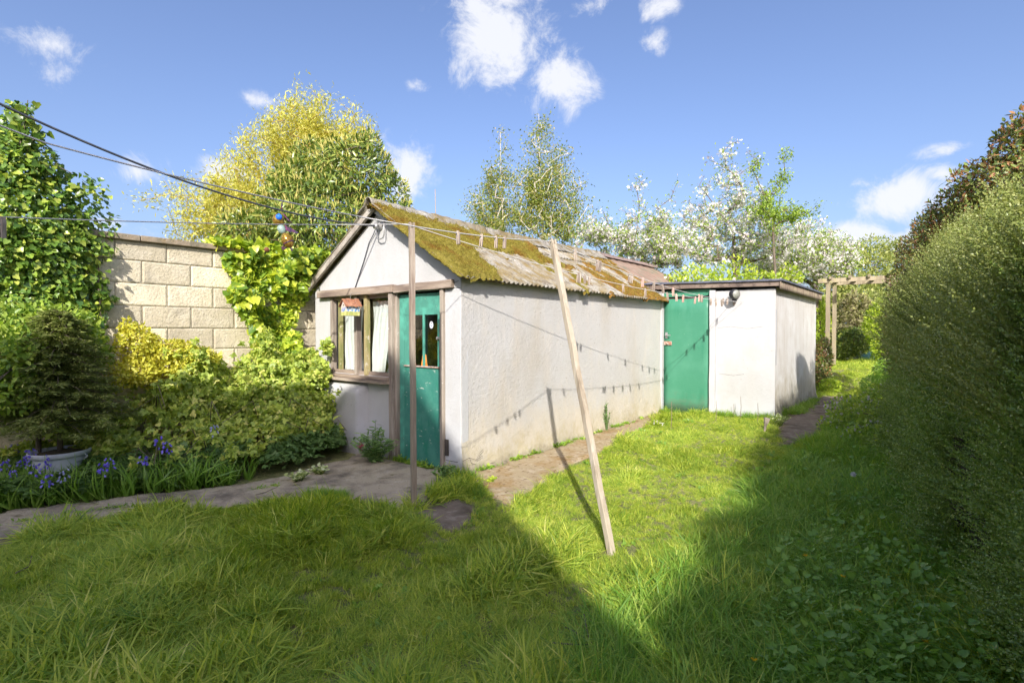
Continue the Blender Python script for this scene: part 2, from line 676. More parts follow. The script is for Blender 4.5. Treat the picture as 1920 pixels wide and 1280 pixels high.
# ------------------------------------------------------------------ the house behind the camera (its shade lies over the front of the garden)
M['house_wall'] = pmat('house_render', (.72, .68, .6), [((.62, .58, .5), 6, .4, .6)], .9)  # tone of the unseen house made pale to bounce light into the shade
M['house_roof'] = pmat('house_tiles', (.16, .08, .06), [((.1, .06, .05), 5, .4, .6)], .85)
HY, HL = -10.0, 9.0
pk = np.array([-1.06 - HY * 1.29 / 1.78, HY, 1.18 - HY * 1.38 / 1.78])
pk[2] -= .14
xr, xl = pk[0] + 3.6, pk[0] - 5.2
er, el_ = pk[2] - 3.6 * .918, pk[2] - 5.2 * .64
house = thing('house', 'cream rendered house with a pitched tiled roof standing behind the viewpoint', 'house', (pk[0], HY, 0))
MB().prism([(xl, HY, 0), (xr, HY, 0), (xr, HY, er - .05), (pk[0], HY, pk[2] - .06), (xl, HY, el_ - .05)], (0, -HL, 0)).build('wall', M['house_wall'], house)
MB().prism([(xr + .25, HY + .02, er - .25 * .918), (pk[0], HY + .02, pk[2]), (pk[0], HY + .02, pk[2] + .12), (xr + .25, HY + .02, er + .12 - .25 * .918)], (0, -HL - .1, 0)).build('roof', M['house_roof'], house)
MB().prism([(xl - .25, HY + .02, el_ - .25 * .64), (pk[0] - .002, HY + .02, pk[2]), (pk[0] - .002, HY + .02, pk[2] + .12), (xl - .25, HY + .02, el_ + .12 - .25 * .64)], (0, -HL - .1, 0)).build('roof', M['house_roof'], house)

# ------------------------------------------------------------------ block wall
M['block'] = pmat('stone_block', (.64, .56, .40), [((.73, .65, .49), 7, .45, .65), ((.46, .39, .27), 38, .55, .7), ((.40, .35, .26), 2.6, .55, .75)], .92,
                  (.9, 42, (1, 1, 1), .014), orand=.2)
M['mortar'] = pmat('mortar', (.42, .37, .27), [((.16, .14, .1), 12, .5, .7)], .95, (.6, 60))
M['coping'] = pmat('coping', (.34, .27, .19), [((.22, .19, .13), 10, .45, .65), ((.45, .38, .3), 40, .6, .7), ((.3, .2, .06), 7, .62, .75)], .93, (.8, 45, (1, 1, 1), .01), orand=.08)
WX = -2.85
wall = thing('block_wall', 'pale stone block garden wall with flat coping, ivy hanging over it', 'wall', (WX, -1.5, 0))
ROWZ = [2.335, 2.135, 1.903, 1.671, 1.439, 1.207, .975, .743, .511, .279, .047, -.185]
YA, YB = -4.6, 1.72
MB().box((WX - .21, YA, -.2), (WX - .012, YB, 2.33)).build('mortar_bed', M['mortar'], wall)
bvar = []
for vv in range(5):
    mb = MB()

    def face(u, w, vv=vv):
        u = .5 + .5 * math.copysign(abs(2 * u - 1) ** .35, u - .5) if abs(u - .5) > .35 else u * 1.36 - .18
        w = .5 + .5 * math.copysign(abs(2 * w - 1) ** .3, w - .5) if abs(w - .5) > .3 else w * 1.3 - .15
        u = min(max(u, 0), 1); w = min(max(w, 0), 1)
        y = (u - .5) * .452; z = (w - .5) * .223
        edge = 0 if (u < .0001 or u > .9999 or w < .0001 or w > .9999) else 1
        d = (.002 + .0016 * (1 + float(fbm(np.array([y * 14 + vv * 5, z * 14, vv * 3.3]), 3)))) * edge
        return (d if edge else -.003, y, z)
    mb.grid(face, 10, 6)
    mb.box((-.05, -.226, -.1115), (-.004, .226, .1115))
    me = bpy.data.meshes.new('block'); me.from_pydata(mb.v, [], mb.f); me.update()
    me.polygons.foreach_set('use_smooth', np.ones(len(me.polygons), bool)) if False else None
    me.materials.append(M['block'])
    bvar.append(me)
for r in range(11):
    z0, z1 = ROWZ[r + 1], ROWZ[r]
    off = -2.05 if r % 2 == 0 else -1.82
    y = off - .46 * 6
    while y < YB - .2:
        if y > YA - .2:
            b = bpy.data.objects.new('block', random.choice(bvar))
            COL.objects.link(b); b.parent = wall
            b.location = (random.uniform(-.003, .003), y + .23 + 1.5, (z0 + z1) / 2)
            b.scale = (1, 1, (z1 - z0 - .007) / .223)
            b.rotation_euler = (random.uniform(-.004, .004), random.uniform(-.01, .01), 0)
        y += .46
y = YA
while y < YB:
    w = .915
    cb = MB().box((WX - .25, y, 2.337), (WX + .05, min(y + w, YB), 2.395), .004)
    cb.build('coping_stone', M['coping'], wall, bevel=.006)
    y += w + .008

# ------------------------------------------------------------------ shed
M['white'] = pmat('white_render', (.49, .49, .485), [((.42, .415, .40), 1.6, .45, .7, (1, 1, .6)), ((.46, .45, .43), 6, .48, .72, (1, 1, .25)), ((.33, .31, .28), 30, .62, .74), ((.49, .49, .485), 2, .5, .7)], .9,
                  (.35, 22, (1, 1, 1), .012), zst=[(.55, .0, (.50, .52, .55), 3, .55), (.2, .0, (.33, .31, .28), 9, .8)], bumps=[(.45, 90, (1, 1, 1), .006)])
M['long'] = pmat('aged_render', (.50, .485, .46), [((.56, .52, .46), 4.0, .48, .75, (1, 1.3, .5)), ((.52, .51, .49), 2.5, .5, .7), ((.36, .33, .28), 38, .60, .72), ((.40, .35, .27), 1.3, .52, .75, (1, 1, .5), .6)], .92,
                 (.5, 20, (1, 1, 1), .018), zst=[(.75, .25, (.58, .51, .38), 3.5, .5), (.42, .0, (.42, .36, .22), 6, .75), (.12, .0, (.25, .22, .15), 14, .8)], bumps=[(.7, 75, (1, 1, 1), .009)])
M['side'] = pmat('streaked_render', (.60, .575, .535), [((.50, .45, .38), 7, .48, .7, (1, 2.2, .14)), ((.66, .65, .62), 2, .5, .7)], .92,
                 (.5, 20, (1, 1, 1), .015), zst=[(.9, .3, (.40, .35, .24), 4, .6), (.45, .05, (.16, .15, .09), 5, .85)], bumps=[(.5, 80)])
M['oldwood'] = pmat('weathered_wood', (.33, .28, .225), [((.19, .15, .12), 9, .42, .62, (1, 1, .18)), ((.42, .36, .3), 16, .52, .7, (1, 1, .15)), ((.6, .56, .52), 30, .66, .72)], .88,
                    (.9, 30, (1, 1, .12), .01), orand=.06)
M['oldwoodx'] = pmat('weathered_lintel', (.34, .265, .20), [((.18, .135, .11), 9, .42, .62, (.15, 1, 1)), ((.46, .39, .32), 16, .52, .7, (.12, 1, 1)), ((.6, .56, .52), 30, .68, .74)], .88,
                     (.9, 30, (.1, 1, 1), .012), orand=.06)
M['greenish'] = pmat('algae_wood', (.33, .27, .13), [((.2, .2, .07), 6, .45, .6, (1, 1, .3)), ((.5, .45, .36), 20, .58, .7)], .88, (.8, 30, (1, 1, .15), .008))
M['green'] = pmat('green_paint', (.045, .20, .155), [((.07, .25, .19), 6, .45, .65), ((.025, .2, .13), 14, .55, .7, (1, 1, .4)), ((.55, .56, .5), 45, .635, .68, (.35, 1, 1), .75)], .48,
                  (.35, 40, (.3, 1, 1), .006), spec=.35)
M['green2'] = pmat('green_paint_smooth', (.055, .225, .135), [((.075, .26, .165), 3, .45, .7), ((.4, .5, .42), 40, .71, .75), ((.035, .20, .115), 5, .55, .75, (1, 1, .3))], .42, (.25, 10, (1, 1, 1), .012), spec=.35, zst=[(.45, .0, (.13, .17, .11), 8, .7)])
M['teal'] = pmat('green_paint_light', (.07, .25, .19), [((.10, .38, .28), 8, .45, .65), ((.6, .55, .45), 30, .66, .70)], .5, (.3, 40, (1, 1, .3), .006))
M['glass'] = glassmat('window_glass', (.95, .97, .96))
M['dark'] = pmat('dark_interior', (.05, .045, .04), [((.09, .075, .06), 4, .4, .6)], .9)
M['curtain'] = leafmat('net_curtain', [(0, (.78, .78, .76)), (1, (.82, .82, .8))], .15, .8, .2, tcol=(1, 1, 1))
M['orange'] = pmat('orange_plastic', (.85, .26, .01), [], .4)
M['metal'] = pmat('galvanised', (.42, .42, .42), [((.3, .26, .22), 20, .5, .7)], .45, metallic=.6)
M['rustmetal'] = pmat('painted_metal', (.5, .42, .36), [((.35, .12, .06), 20, .48, .62)], .6, metallic=.2)
M['black'] = pmat('black_plastic', (.025, .026, .03), [((.05, .05, .055), 12, .4, .6)], .42)
M['cable'] = pmat('cable_sheath', (.055, .06, .075), [((.1, .1, .11), 30, .5, .7)], .5)
M['string'] = pmat('line_cord', (.62, .60, .57), [], .7)
M['sheetmat'] = pmat('corrugated_cement', (.29, .27, .225), [((.45, .43, .375), 16, .5, .64), ((.17, .14, .10), 11, .5, .64, (.4, 1, 1)), ((.22, .165, .07), 4, .46, .62), ((.13, .11, .09), 42, .58, .66)], .95,
                      (.9, 60, (1, 1, 1), .012), orand=.05)
M['felt'] = pmat('brown_roof_sheet', (.27, .18, .13), [((.34, .25, .19), 8, .45, .65, (.3, 1, 1)), ((.10, .16, .10), 6, .55, .66, (.2, 1.6, 1)), ((.38, .32, .24), 9, .63, .7, (.2, 1.4, 1))], .9, (.6, 50))
M['ridgeband'] = pmat('ridge_band', (.34, .26, .24), [((.22, .17, .15), 14, .45, .65)], .9, (.5, 50))
M['moss'] = pmat('roof_moss', (.22, .185, .035), [((.30, .25, .055), 7, .42, .62), ((.19, .095, .02), 3.2, .5, .66), ((.13, .085, .02), 22, .56, .7)], 1.0, (1.0, 70, (1, 1, 1), .03), spec=.05)
M['flatfelt'] = pmat('flat_roof_felt', (.09, .10, .13), [((.14, .15, .2), 8, .4, .6)], .75, (.4, 40))
M['fascia'] = pmat('fascia_board', (.16, .12, .10), [((.26, .2, .16), 10, .45, .65, (.2, 1, 1)), ((.09, .07, .06), 12, .5, .65)], .9, (.6, 40))
M['asb'] = pmat('asbestos_edge', (.30, .235, .17), [((.16, .12, .09), 14, .45, .62, (1, 3, .3)), ((.36, .31, .2), 5, .5, .7)], .92, (.7, 40))


def X0(px):
    return float(aty(px, 622, 0)[0])


shed = thing('garden_shed', 'low white rendered shed with mossy corrugated roof and peeling green stable door', 'shed', (0, 0, 0))
XL, XA, ZE, ZA = -2.63, -1.315, 1.93, 2.735
DL, DR = X0(744), X0(829)       # door opening
WL, WR = X0(620), X0(734)       # window opening
ZH = 1.825                      # head of both openings
ZS = .90                        # window sill
TH = .11
# gable wall: piers, apron under the window, gable above the lintel
g = MB()
g.box((XL, 0, -.1), (WL, TH, ZH)).box((WL, 0, -.1), (DL - .055, TH, ZS)).box((DR + .035, 0, -.1), (0, TH, ZH))
g.prism([(XL, 0, ZH), (0, 0, ZH), (0, 0, ZE), (XA, 0, ZA), (XL, 0, ZE)], (0, TH, 0))
g.build('gable_wall', M['white'], shed, bevel=.012)
# rendered bay under the window, with rounded top corners, and the pier skirt


def bay(u, w):
    x0, x1 = X0(612) + .02, X0(690)
    x = x0 + (x1 - x0) * u
    z = -.05 + (ZS - .03) * min(1.0, w * 1.0)
    k = max(0.0, (w - .86) / .14); e = min(u, 1 - u) / .05
    d = .13 * (1 - k * k) * min(1, e) if 0 < u < 1 and w < 1 else -.01
    d += (.012 * float(fbm(np.array([x * 5, z * 5, 1.]), 3))) if d > 0 else 0
    return (x, -d, z)


MB().grid(bay, 24, 20).build('wall_bay', M['white'], shed, smooth=True)
# long side wall


def longwall(u, w):
    y = .0 + 4.765 * u
    z = -.1 + (1.955 - .0 + .1) * w
    n = float(fbm(np.array([y * 1.1, z * 1.1, 4.]), 3)) * .012
    fl = .07 * math.exp(-max(z, 0) / .13) * (1 if u > .0 else 1) * (.75 + .5 * float(vnoise(np.array([y * 4., z * 5, 2.]))))
    return (n + fl - .002, y + (.002 if u == 0 else 0), z)


MB().grid(longwall, 96, 40).build('side_wall', M['long'], shed, smooth=True)
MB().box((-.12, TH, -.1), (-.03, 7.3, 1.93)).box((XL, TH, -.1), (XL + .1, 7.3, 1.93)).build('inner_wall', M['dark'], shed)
g = MB(); g.prism([(XL, 7.3, -.1), (-.1, 7.3, -.1), (-.1, 7.3, ZE), (XA, 7.3, ZA), (XL, 7.3, ZE)], (0, .1, 0)); g.build('gable_wall', M['white'], shed)
# white corner strip at the far end of the long wall
MB().box((-.02, 4.70, .0), (.022, 4.768, 1.93), .002).build('corner_strip', M['white'], shed, bevel=.004)
# cracks in the old render
ck = MB()
for pl in (((868, 868), (880, 862), (893, 866), (905, 858)), ((893, 866), (900, 852), (906, 845)), ((880, 862), (884, 872), (892, 874)), ((920, 872), (945, 868), (960, 871))):
    ck.tube([atx(a_, b_ - 4, .012 if b_ < 800 else .045) for a_, b_ in pl], .0022, 4)
for pl in (((1345, 615), (1370, 612), (1400, 616), (1430, 612)), ((1348, 700), (1375, 704), (1395, 701))):
    ck.tube([aty(a_, b_, 4.7695) for a_, b_ in pl], .0016, 4)
for pl in (((836, 862), (846, 864), (858, 866)), ((860, 526), (850, 531), (836, 530), (815, 534))):
    ck.tube([aty(a_, b_, -.001) for a_, b_ in pl], .0024, 4)
ck.build('cracks', M['dark'], shed, kind='stuff')
# broken render at the foot of the door pier
MB().box((DR + .038, -.012, .17), (DR + .10, -.001, .33), .006).build('broken_patch', M['dark'], shed)

# roof
TAN = (ZA + .10 - 2.0) / 1.36
ZR = 2.80
SL = 1.40 / math.cos(math.atan(.612))


def roofpt(side, s, y, lift=0.0):
    """point s metres down the slope from the ridge"""
    c, sn = math.cos(math.atan(.612)), math.sin(math.atan(.612))
    sag = -.035 * math.sin(PI * min(max(y / 4.8, 0), 1)) * (1 - s / SL * .6)
    return np.array([XA + side * (s * c) + side * lift * sn, y, ZR - s * sn + lift * c + sag])


random.seed(3)
for side in (1, -1):
    for (sa, sb, lift) in ((0.42, SL + .04, 0.0), (0.03, .50, .016)):
        for k in range(5):
            ya, yb = -.10 + k * .995, -.10 + (k + 1) * .995 + .03
            jit = random.uniform(-.012, .012); sj = random.uniform(-.02, .02)

            def fn(u, w, sa=sa, sb=sb, lift=lift, ya=ya, yb=yb, jit=jit, sj=sj, k=k):
                y = ya + (yb - ya) * u
                s = sa + (sb - sa) * w + sj * w
                h = .0125 * math.cos(2 * PI * (y + .1) / .0765) + lift + .004 * (k % 2) + jit * .3
                return roofpt(side, s, y, h)
            MB().grid(fn, 106, 7).build('roof_sheet', M['sheetmat'], shed, smooth=True, solid=-.007)
# ridge caps with wings
y = -.13
k = 0
while y < 4.8:
    yb = min(y + .96, 4.93)

    def cap(u, w, y=y, yb=yb, k=k):
        yy = y + (yb - y) * u
        q = (w - .5) * 2
        a = abs(q)
        sd = 1 if q >= 0 else -1
        hh = .006 * (k % 2) + .004 * math.sin(yy * 31)
        if a < .35:
            an = a / .35 * 1.0
            p = roofpt(sd, 0, yy, 0)
            return (XA + sd * .055 * math.sin(an), yy, p[2] + .022 + .055 * math.cos(an) + hh)
        s = .06 + (a - .35) / .65 * .16
        rg = .006 * math.cos(2 * PI * (yy + .1) / .0765) * (a - .35)
        return roofpt(sd, s, yy, .034 + hh + rg)
    MB().grid(cap, 40, 16).build('ridge_cap', M['sheetmat'], shed, smooth=True, solid=.008)
    y = yb - .03; k += 1
# rear stretch of roof, brown sheet with green streaks
for side in (1, -1):
    def fn2(u, w):
        y = 4.88 + 2.50 * u
        return roofpt(side, .02 + (SL - .0) * w, y, .012 + .006 * math.cos(2 * PI * y / .3))
    MB().grid(fn2, 40, 10).build('roof_sheet', M['felt'], shed, smooth=True, solid=-.01)
MB().bar((XA, 4.86, ZR + .035), (XA, 7.4, ZR + .035), .13, .05, j=.006, seg=8).build('ridge_board', M['ridgeband'], shed)
for (s0, col) in ((.02, 'metal'),):
    pass
# verge board on the left slope and under the right slope
a = roofpt(-1, -.01, -.075, -.03); b = roofpt(-1, SL + .03, -.075, -.03)
M['verge'] = pmat('verge_paint', (.42, .38, .32), [((.26, .22, .18), 9, .45, .62, (.3, 1, .3)), ((.52, .49, .43), 16, .5, .7)], .88, (.8, 30))
MB().bar(a, b, .035, .062, up=(.5, 0, 1), j=.003, seg=6).build('verge_board', M['verge'], shed, bevel=.003)
a = roofpt(1, .02, -.028, -.04); b = roofpt(1, SL - .08, -.028, -.04)
MB().bar(a, b, .03, .05, up=(.5, 0, 1), j=.002, seg=4).build('verge_board', M['white'], shed)
MB().bar((.025, .0, 1.925), (.025, 4.74, 1.94), .035, .03, j=.002, seg=8).build('wall_plate', M['fascia'], shed)

# moss: a lumpy blanket lying on the slope
Yn, Sn = 250, 84
yy = np.linspace(-.16, 4.95, Yn); sv = np.linspace(.0, SL + .075, Sn)
YY, SS = np.meshgrid(yy, sv, indexing='ij')
n1 = fbm(np.stack([YY * 2.0, SS * 2.2, YY * 0], -1), 4, 21)
n2 = fbm(np.stack([YY * 4.6, SS * 1.0, YY * 0 + 5], -1), 4, 33)
jn = .16 * fbm(np.stack([YY * 3.5, SS * 3.5, YY * 0 + 2], -1), 3, 4); jm = .16 * fbm(np.stack([YY * 3.5, SS * 3.5, YY * 0 + 8], -1), 3, 5)
near = inpoly(YY + jn, SS + jm, [(-.3, .02), (.5, .05), (1.2, .16), (2.6, .10), (2.5, .50), (2.9, .98), (2.3, .84), (1.5, .70), (.86, .84), (.66, 1.2), (.50, 1.8), (-.3, 1.8)]).astype(float)
band = (1 - ss(.2, .42, np.abs(SS - .5))) * (1 - ss(2.4, 4.0, YY)) * .35
low = .14 * ss(1.2, 3.0, YY) + .1 * ss(.9, 1.3, SS)
mask = near * 1.3 + .14 * ss(1.4, 2.6, YY) + .10 * ss(1.2, 1.6, SS) + n1 * .6 + n2 * .85 - .15 - .3 * (1 - ss(.55, .8, np.abs(YY - .95) + .6 * (SS < 1.0))) * (near < .5)
mask = mask - .5 * (SS < .20) * (1 - near * .3)
h = np.clip(mask, 0, .6) ** .6 * (.018 + .014 * near) + .018 * np.clip(mask, 0, .3) / .3 * fbm(np.stack([YY * 15, SS * 15, YY * 0], -1), 3, 8)
hang = (SS > SL + .03) | (YY < -.08)
okm = mask > .02
corr = .0125 * np.cos(2 * PI * (YY + .1) / .0765)
cth, sth = math.cos(math.atan(.612)), math.sin(math.atan(.612))
sag = -.035 * np.sin(PI * np.clip(YY / 4.8, 0, 1)) * (1 - SS / SL * .6)
L_ = np.where(okm, corr * .7 + .010 + h + .018 * (SS < .46), corr - .015)
L_ = np.where(hang, L_ - .03, L_)
okm = okm & ~((SS > SL + .035) & ((YY > .75) | (fbm(np.stack([YY * 6, YY * 0, YY * 0], -1), 2, 3) < .1)))
MV = np.stack([XA + SS * cth + L_ * sth, YY, ZR - SS * sth + L_ * cth + sag], -1)
idx = np.arange(YY.size).reshape(YY.shape)
okf = okm[:-1, :-1] | okm[1:, :-1] | okm[:-1, 1:] | okm[1:, 1:]
q = np.stack([idx[:-1, :-1], idx[:-1, 1:], idx[1:, 1:], idx[1:, :-1]], -1)[okf]
M['mossbrown'] = pmat('roof_moss_brown', (.25, .135, .035), [((.33, .20, .05), 7, .42, .62), ((.15, .08, .03), 12, .5, .66)], 1.0, (1.0, 70, (1, 1, 1), .03), spec=.05)
moss = link('moss', arrmesh('moss', MV.reshape(-1, 3), q, smooth=True), [M['moss'], M['mossbrown']], shed, kind='stuff')
fy = MV.reshape(-1, 3)[q].mean(1)
moss.data.polygons.foreach_set('material_index', ((fy[:, 1] + 1.0 * fbm(fy * 1.6, 3, 44)) > 2.35).astype(np.int32))
MOSS_PTS = MV[okm & (mask > .05)]

# lintel, jambs, window, sill
MB().bar((X0(603), -.028, 1.868), (DL + .0, -.028, 1.868), .07, .085, j=.004, seg=5).build('lintel', M['oldwoodx'], shed, bevel=.004)
MB().bar((DL + .004, -.020, 1.862), (X0(852), -.018, 1.872), .06, .08, j=.005, seg=4).build('lintel', M['oldwoodx'], shed, bevel=.004)
win = MB()
win.bar((WL + .03, .02, ZS), (WL + .03, .02, ZH), .05, .06, up=(0, 1, 0), j=.002, seg=3)
winf = win.build('window', M['oldwood'], shed, bevel=.003)
XM0, XM1 = X0(668), X0(688)
MB().bar((X0(633), .045, ZS), (X0(633), .045, ZH), .05, .04, up=(0, 1, 0), seg=2, j=.002).build('frame', M['greenish'], winf, bevel=.002)
MB().bar((XM0 + .01, .015, ZS), (XM0 + .01, .015, ZH), .05, .07, up=(0, 1, 0), seg=3, j=.002).build('mullion', M['oldwood'], winf, bevel=.002)
MB().bar((XM1 - .025, .02, ZS), (XM1 - .025, .02, ZH), .055, .05, up=(0, 1, 0), seg=3, j=.002).build('mullion', M['greenish'], winf, bevel=.002)
MB().bar((WL, .05, ZH - .02), (WR, .05, ZH - .02), .06, .04).build('frame', M['oldwoodx'], winf)
MB().bar((WL, .05, ZS + .02), (WR, .05, ZS + .02), .06, .04).build('frame', M['oldwoodx'], winf)
MB().box((X0(636), .055, ZS + .03), (XM0 - .015, .059, ZH - .03)).build('pane', M['glass'], winf)
MB().box((XM1 + .003, .055, ZS + .03), (WR - .0, .059, ZH - .03)).build('pane', M['glass'], winf)
MB().bar((X0(616), -.045, ZS - .055), (WR + .01, -.045, ZS - .055), .13, .035, j=.003, seg=5).bar((X0(620), -.02, ZS - .018), (WR + .01, -.02, ZS - .018), .09, .032, j=.003, seg=4).build('window_sill', M['oldwoodx'], shed, bevel=.003)
# jambs left of the door: two posts, one at the right
MB().bar((WR + .035, -.012, -.02), (WR + .035, -.012, ZH + .005), .065, .07, up=(0, 1, 0), j=.003, seg=6).build('door_jamb', M['oldwood'], shed, bevel=.004)
MB().bar((DL - .018, .02, -.02), (DL - .018, .02, ZH), .05, .05, up=(0, 1, 0), j=.003, seg=6).build('door_jamb', M['oldwood'], shed, bevel=.004)
MB().bar((DR + .015, -.006, .0), (DR + .015, -.006, ZH + .02), .045, .05, up=(0, 1, 0), j=.003, seg=6).build('door_jamb', M['oldwood'], shed, bevel=.004)
# door: stiles, rails, lower boarding, glazed top with a bar
dz0, dz1 = .02, ZH - .025
zr0, zr1 = 1.60 - .13, 1.02
d = MB().box((DL + .01, .03, dz0), (DL + .085, .07, dz1), .001).box((DR - .10, .03, dz0), (DR - .008, .07, dz1), .001)
door = d.build('door', M['teal'], shed, bevel=.003)
P_top = aty(800, 590, .03); P_bot = aty(800, 688, .03)
zg1, zg0 = P_top[2], P_bot[2]
MB().box((DL + .085, .032, zg1), (DR - .10, .066, dz1)).build('door_rail', M['teal'], door, bevel=.003)
MB().box((DL + .086, .028, dz0), (DR - .0095, .068, zg0 - .0), .001).build('door_boarding', M['green'], door, bevel=.003)
gl0, gl1 = X0(762), X0(822)
MB().box((DL + .086, .036, zg0), (gl0, .064, zg1)).build('glazing_frame', M['teal'], door)
xm = X0(790)
MB().bar((xm, .035, zg0), (xm, .035, zg1), .022, .022, up=(0, 1, 0)).build('glazing_bar', M['teal'], door, bevel=.003)
MB().box((gl0, .05, zg0), (xm - .011, .053, zg1)).build('pane', M['glass'], door)
MB().box((xm + .011, .05, zg0), (DR - .10, .053, zg1)).build('pane', M['glass'], door)
MB().bar((DL + .1, .022, zg0 + .004), (DR - .03, .022, zg0 + .004), .02, .014).build('door_rail', M['rustmetal'], door)
ls = aty(823, 634, .02)
MB().box((ls[0] - .035, .012, ls[2] - .014), (ls[0] + .045, .026, ls[2] + .014)).tube([(ls[0] - .01, .0, ls[2]), (ls[0] - .01, .016, ls[2])], .007, 8).build('latch', M['metal'], door, bevel=.002)
# round white sticker with small print
st_ = aty(809, 609, .049)
stk = MB().lathe([(.0001, 0), (.030, 0), (.030, .0006)], (0, 0, 0), 28, (0, -1, 0))
stk.v = [(v[0] * .9 + st_[0], v[1] + .0485, v[2] * 1.25 + st_[2]) for v in stk.v]
M['sticker'] = pmat('sticker_white', (.75, .75, .76), [], .4)
M['ink'] = pmat('blue_ink', (.05, .12, .45), [], .5)
M['ink2'] = pmat('dark_ink', (.12, .12, .15), [], .5)
sticker = stk.build('sticker', M['sticker'], door)
mb = MB()
for (x, z, w, h_) in ((-.012, .014, .006, .012), (-.003, .014, .006, .012), (.007, .014, .007, .012)):
    mb.box((st_[0] + x, .0472, st_[2] + z), (st_[0] + x + w, .0478, st_[2] + z + h_))
mb.build('print', M['ink2'], sticker)
MB().box((st_[0] - .014, .0472, st_[2] - .012), (st_[0] - .006, .0478, st_[2] + .004)).box((st_[0] - .004, .0472, st_[2] - .012), (st_[0] + .014, .0478, st_[2] - .004)).build('print', M['ink'], sticker)
# inside: floor, back wall
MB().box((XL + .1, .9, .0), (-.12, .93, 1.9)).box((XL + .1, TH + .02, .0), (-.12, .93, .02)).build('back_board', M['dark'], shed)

# curtains


def curtain(xa, xb, xc, xd, z0, z1, label, amp=.012):
    """top from xa to xb, bottom from xc to xd"""
    c = MB().grid(lambda u, w: ((xa + (xb - xa) * u) * (1 - w) + (xc + (xd - xc) * u) * w,
                                .10 + amp * math.sin(u * 34 + 2.5 * math.sin(w * 3)) * (.4 + .6 * w) + .01 * math.sin(u * 9 + w * 5), z1 + (z0 - z1) * w), 60, 16)
    o = c.build('curtain', M['curtain'], None, smooth=True)
    tag(o, label, 'curtain')


curtain(X0(631), X0(668), X0(634), X0(668), ZS + .04, 1.71, 'white net curtain hanging straight behind the window pane beside the birdhouse')
curtain(X0(686), X0(736), X0(684), X0(706), ZS + .04, 1.75, 'white lace curtain drawn back at its foot, beside the green stable door')
M['jar'] = pmat('grey_cloth', (.28, .33, .42), [((.42, .46, .52), 14, .45, .6), ((.12, .14, .18), 18, .55, .65)], .9, (.8, 30))
jb = MB().grid(lambda u, w: (X0(700) + .20 * u + .02 * math.sin(w * 5), .17 + .03 * math.sin(u * 9 + w * 4), ZS + .02 + .36 * w * (1 - .5 * abs(u - .5))), 20, 12)
tag(jb.build('folded_cloth', M['jar'], None, smooth=True), 'blue grey crumpled cloth on the inside sill of the shed window', 'cloth')
for (px, w_, lab) in ((775, .035, 'small orange cone seen through the left of the door glass'), (796, .05, 'larger orange cone seen through the right of the door glass')):
    p = aty(px, 690, .22)
    o = MB().lathe([(w_ * 1.7, 0), (w_ * 1.7, .015), (w_ * 1.2, .016), (w_ * .55, .20), (.0001, .205)], (p[0], p[1], p[2] - .05), 4 if w_ > .04 else 12).build('orange_cone', M['orange'], None)
    tag(o, lab, 'cone')

# ------------------------------------------------------------------ outbuilding
ob = thing('outbuilding', 'flat roofed white outbuilding with a plain green door joined to the shed', 'outbuilding', (0, 4.77, 0))
FY = 4.77
OX = 1.73
QX1 = .775
MB().box((.87, FY, -.1), (OX, FY + .1, 2.04)).box((-.35, FY + .004, 1.93), (-.02, FY + .1, 2.08)).build('front_wall', M['white'], ob, bevel=.01)
obs = MB().grid(lambda u, w: (OX + .006 * float(fbm(np.array([u * 4, w * 3, 7.]), 2)) - .001 + .05 * math.exp(-max((w * 2.3 - .22), 0) / .1), FY + .002 + 3.26 * u, -.1 + 2.16 * w), 40, 30)
obs.build('side_wall', M['side'], ob, smooth=True)
MB().box((-.1, FY + 3.16, -.1), (OX - .01, FY + 3.255, 2.1)).build('back_wall', M['side'], ob)
MB().box((-.0, FY + .5, -.1), (OX - .2, FY + .53, 2.0)).build('inner_wall', M['dark'], ob)
MB().bar((.83, FY - .012, .03), (.83, FY - .012, 2.05), .085, .07, up=(0, 1, 0), j=.003, seg=7).build('door_post', M['white'], ob, bevel=.004)
MB().bar((.005, FY + .01, .03), (.005, FY + .01, 2.05), .03, .05, up=(0, 1, 0), j=.001, seg=4).build('door_post', M['white'], ob)
dd = MB().grid(lambda u, w: (.025 + (.755 - .012 * 0) * u, FY + .004 + .006 * math.sin(u * 3) * w, (.075 + .02 * u) * (1 - w) + (1.945 - .012 * math.sin(u * PI)) * w), 8, 10)
door2 = dd.build('door', M['green2'], ob, smooth=True, solid=.03)
MB().box((.02, FY + .012, 1.978), (.785, FY + .04, 2.075)).build('door_head', M['green2'], ob)
MB().box((.02, FY + .045, .0), (.79, FY + .06, 2.06)).build('door_recess', M['dark'], ob)
hp = aty(1250, 628, FY)
MB().tube([(hp[0], FY, hp[2]), (hp[0], FY - .05, hp[2])], .012, 10).tube([(hp[0] - .0, FY - .05, hp[2]), (hp[0] + .09, FY - .055, hp[2] - .003)], .008, 8).box((hp[0] - .02, FY - .012, hp[2] - .05), (hp[0] + .02, FY - .0, hp[2] + .045)).build('handle', M['metal'], door2, smooth=False)
hp = aty(1252, 643, FY)
hs = MB().box((hp[0] - .06, FY - .022, hp[2] - .03), (hp[0] + .075, FY - .006, hp[2] + .03), .002).build('hasp', M['rustmetal'], door2, bevel=.003)
MB().box((hp[0] - .02, FY - .04, hp[2] - .02), (hp[0] + .015, FY - .022, hp[2] + .02)).build('padlock', M['rustmetal'], hs, bevel=.004)
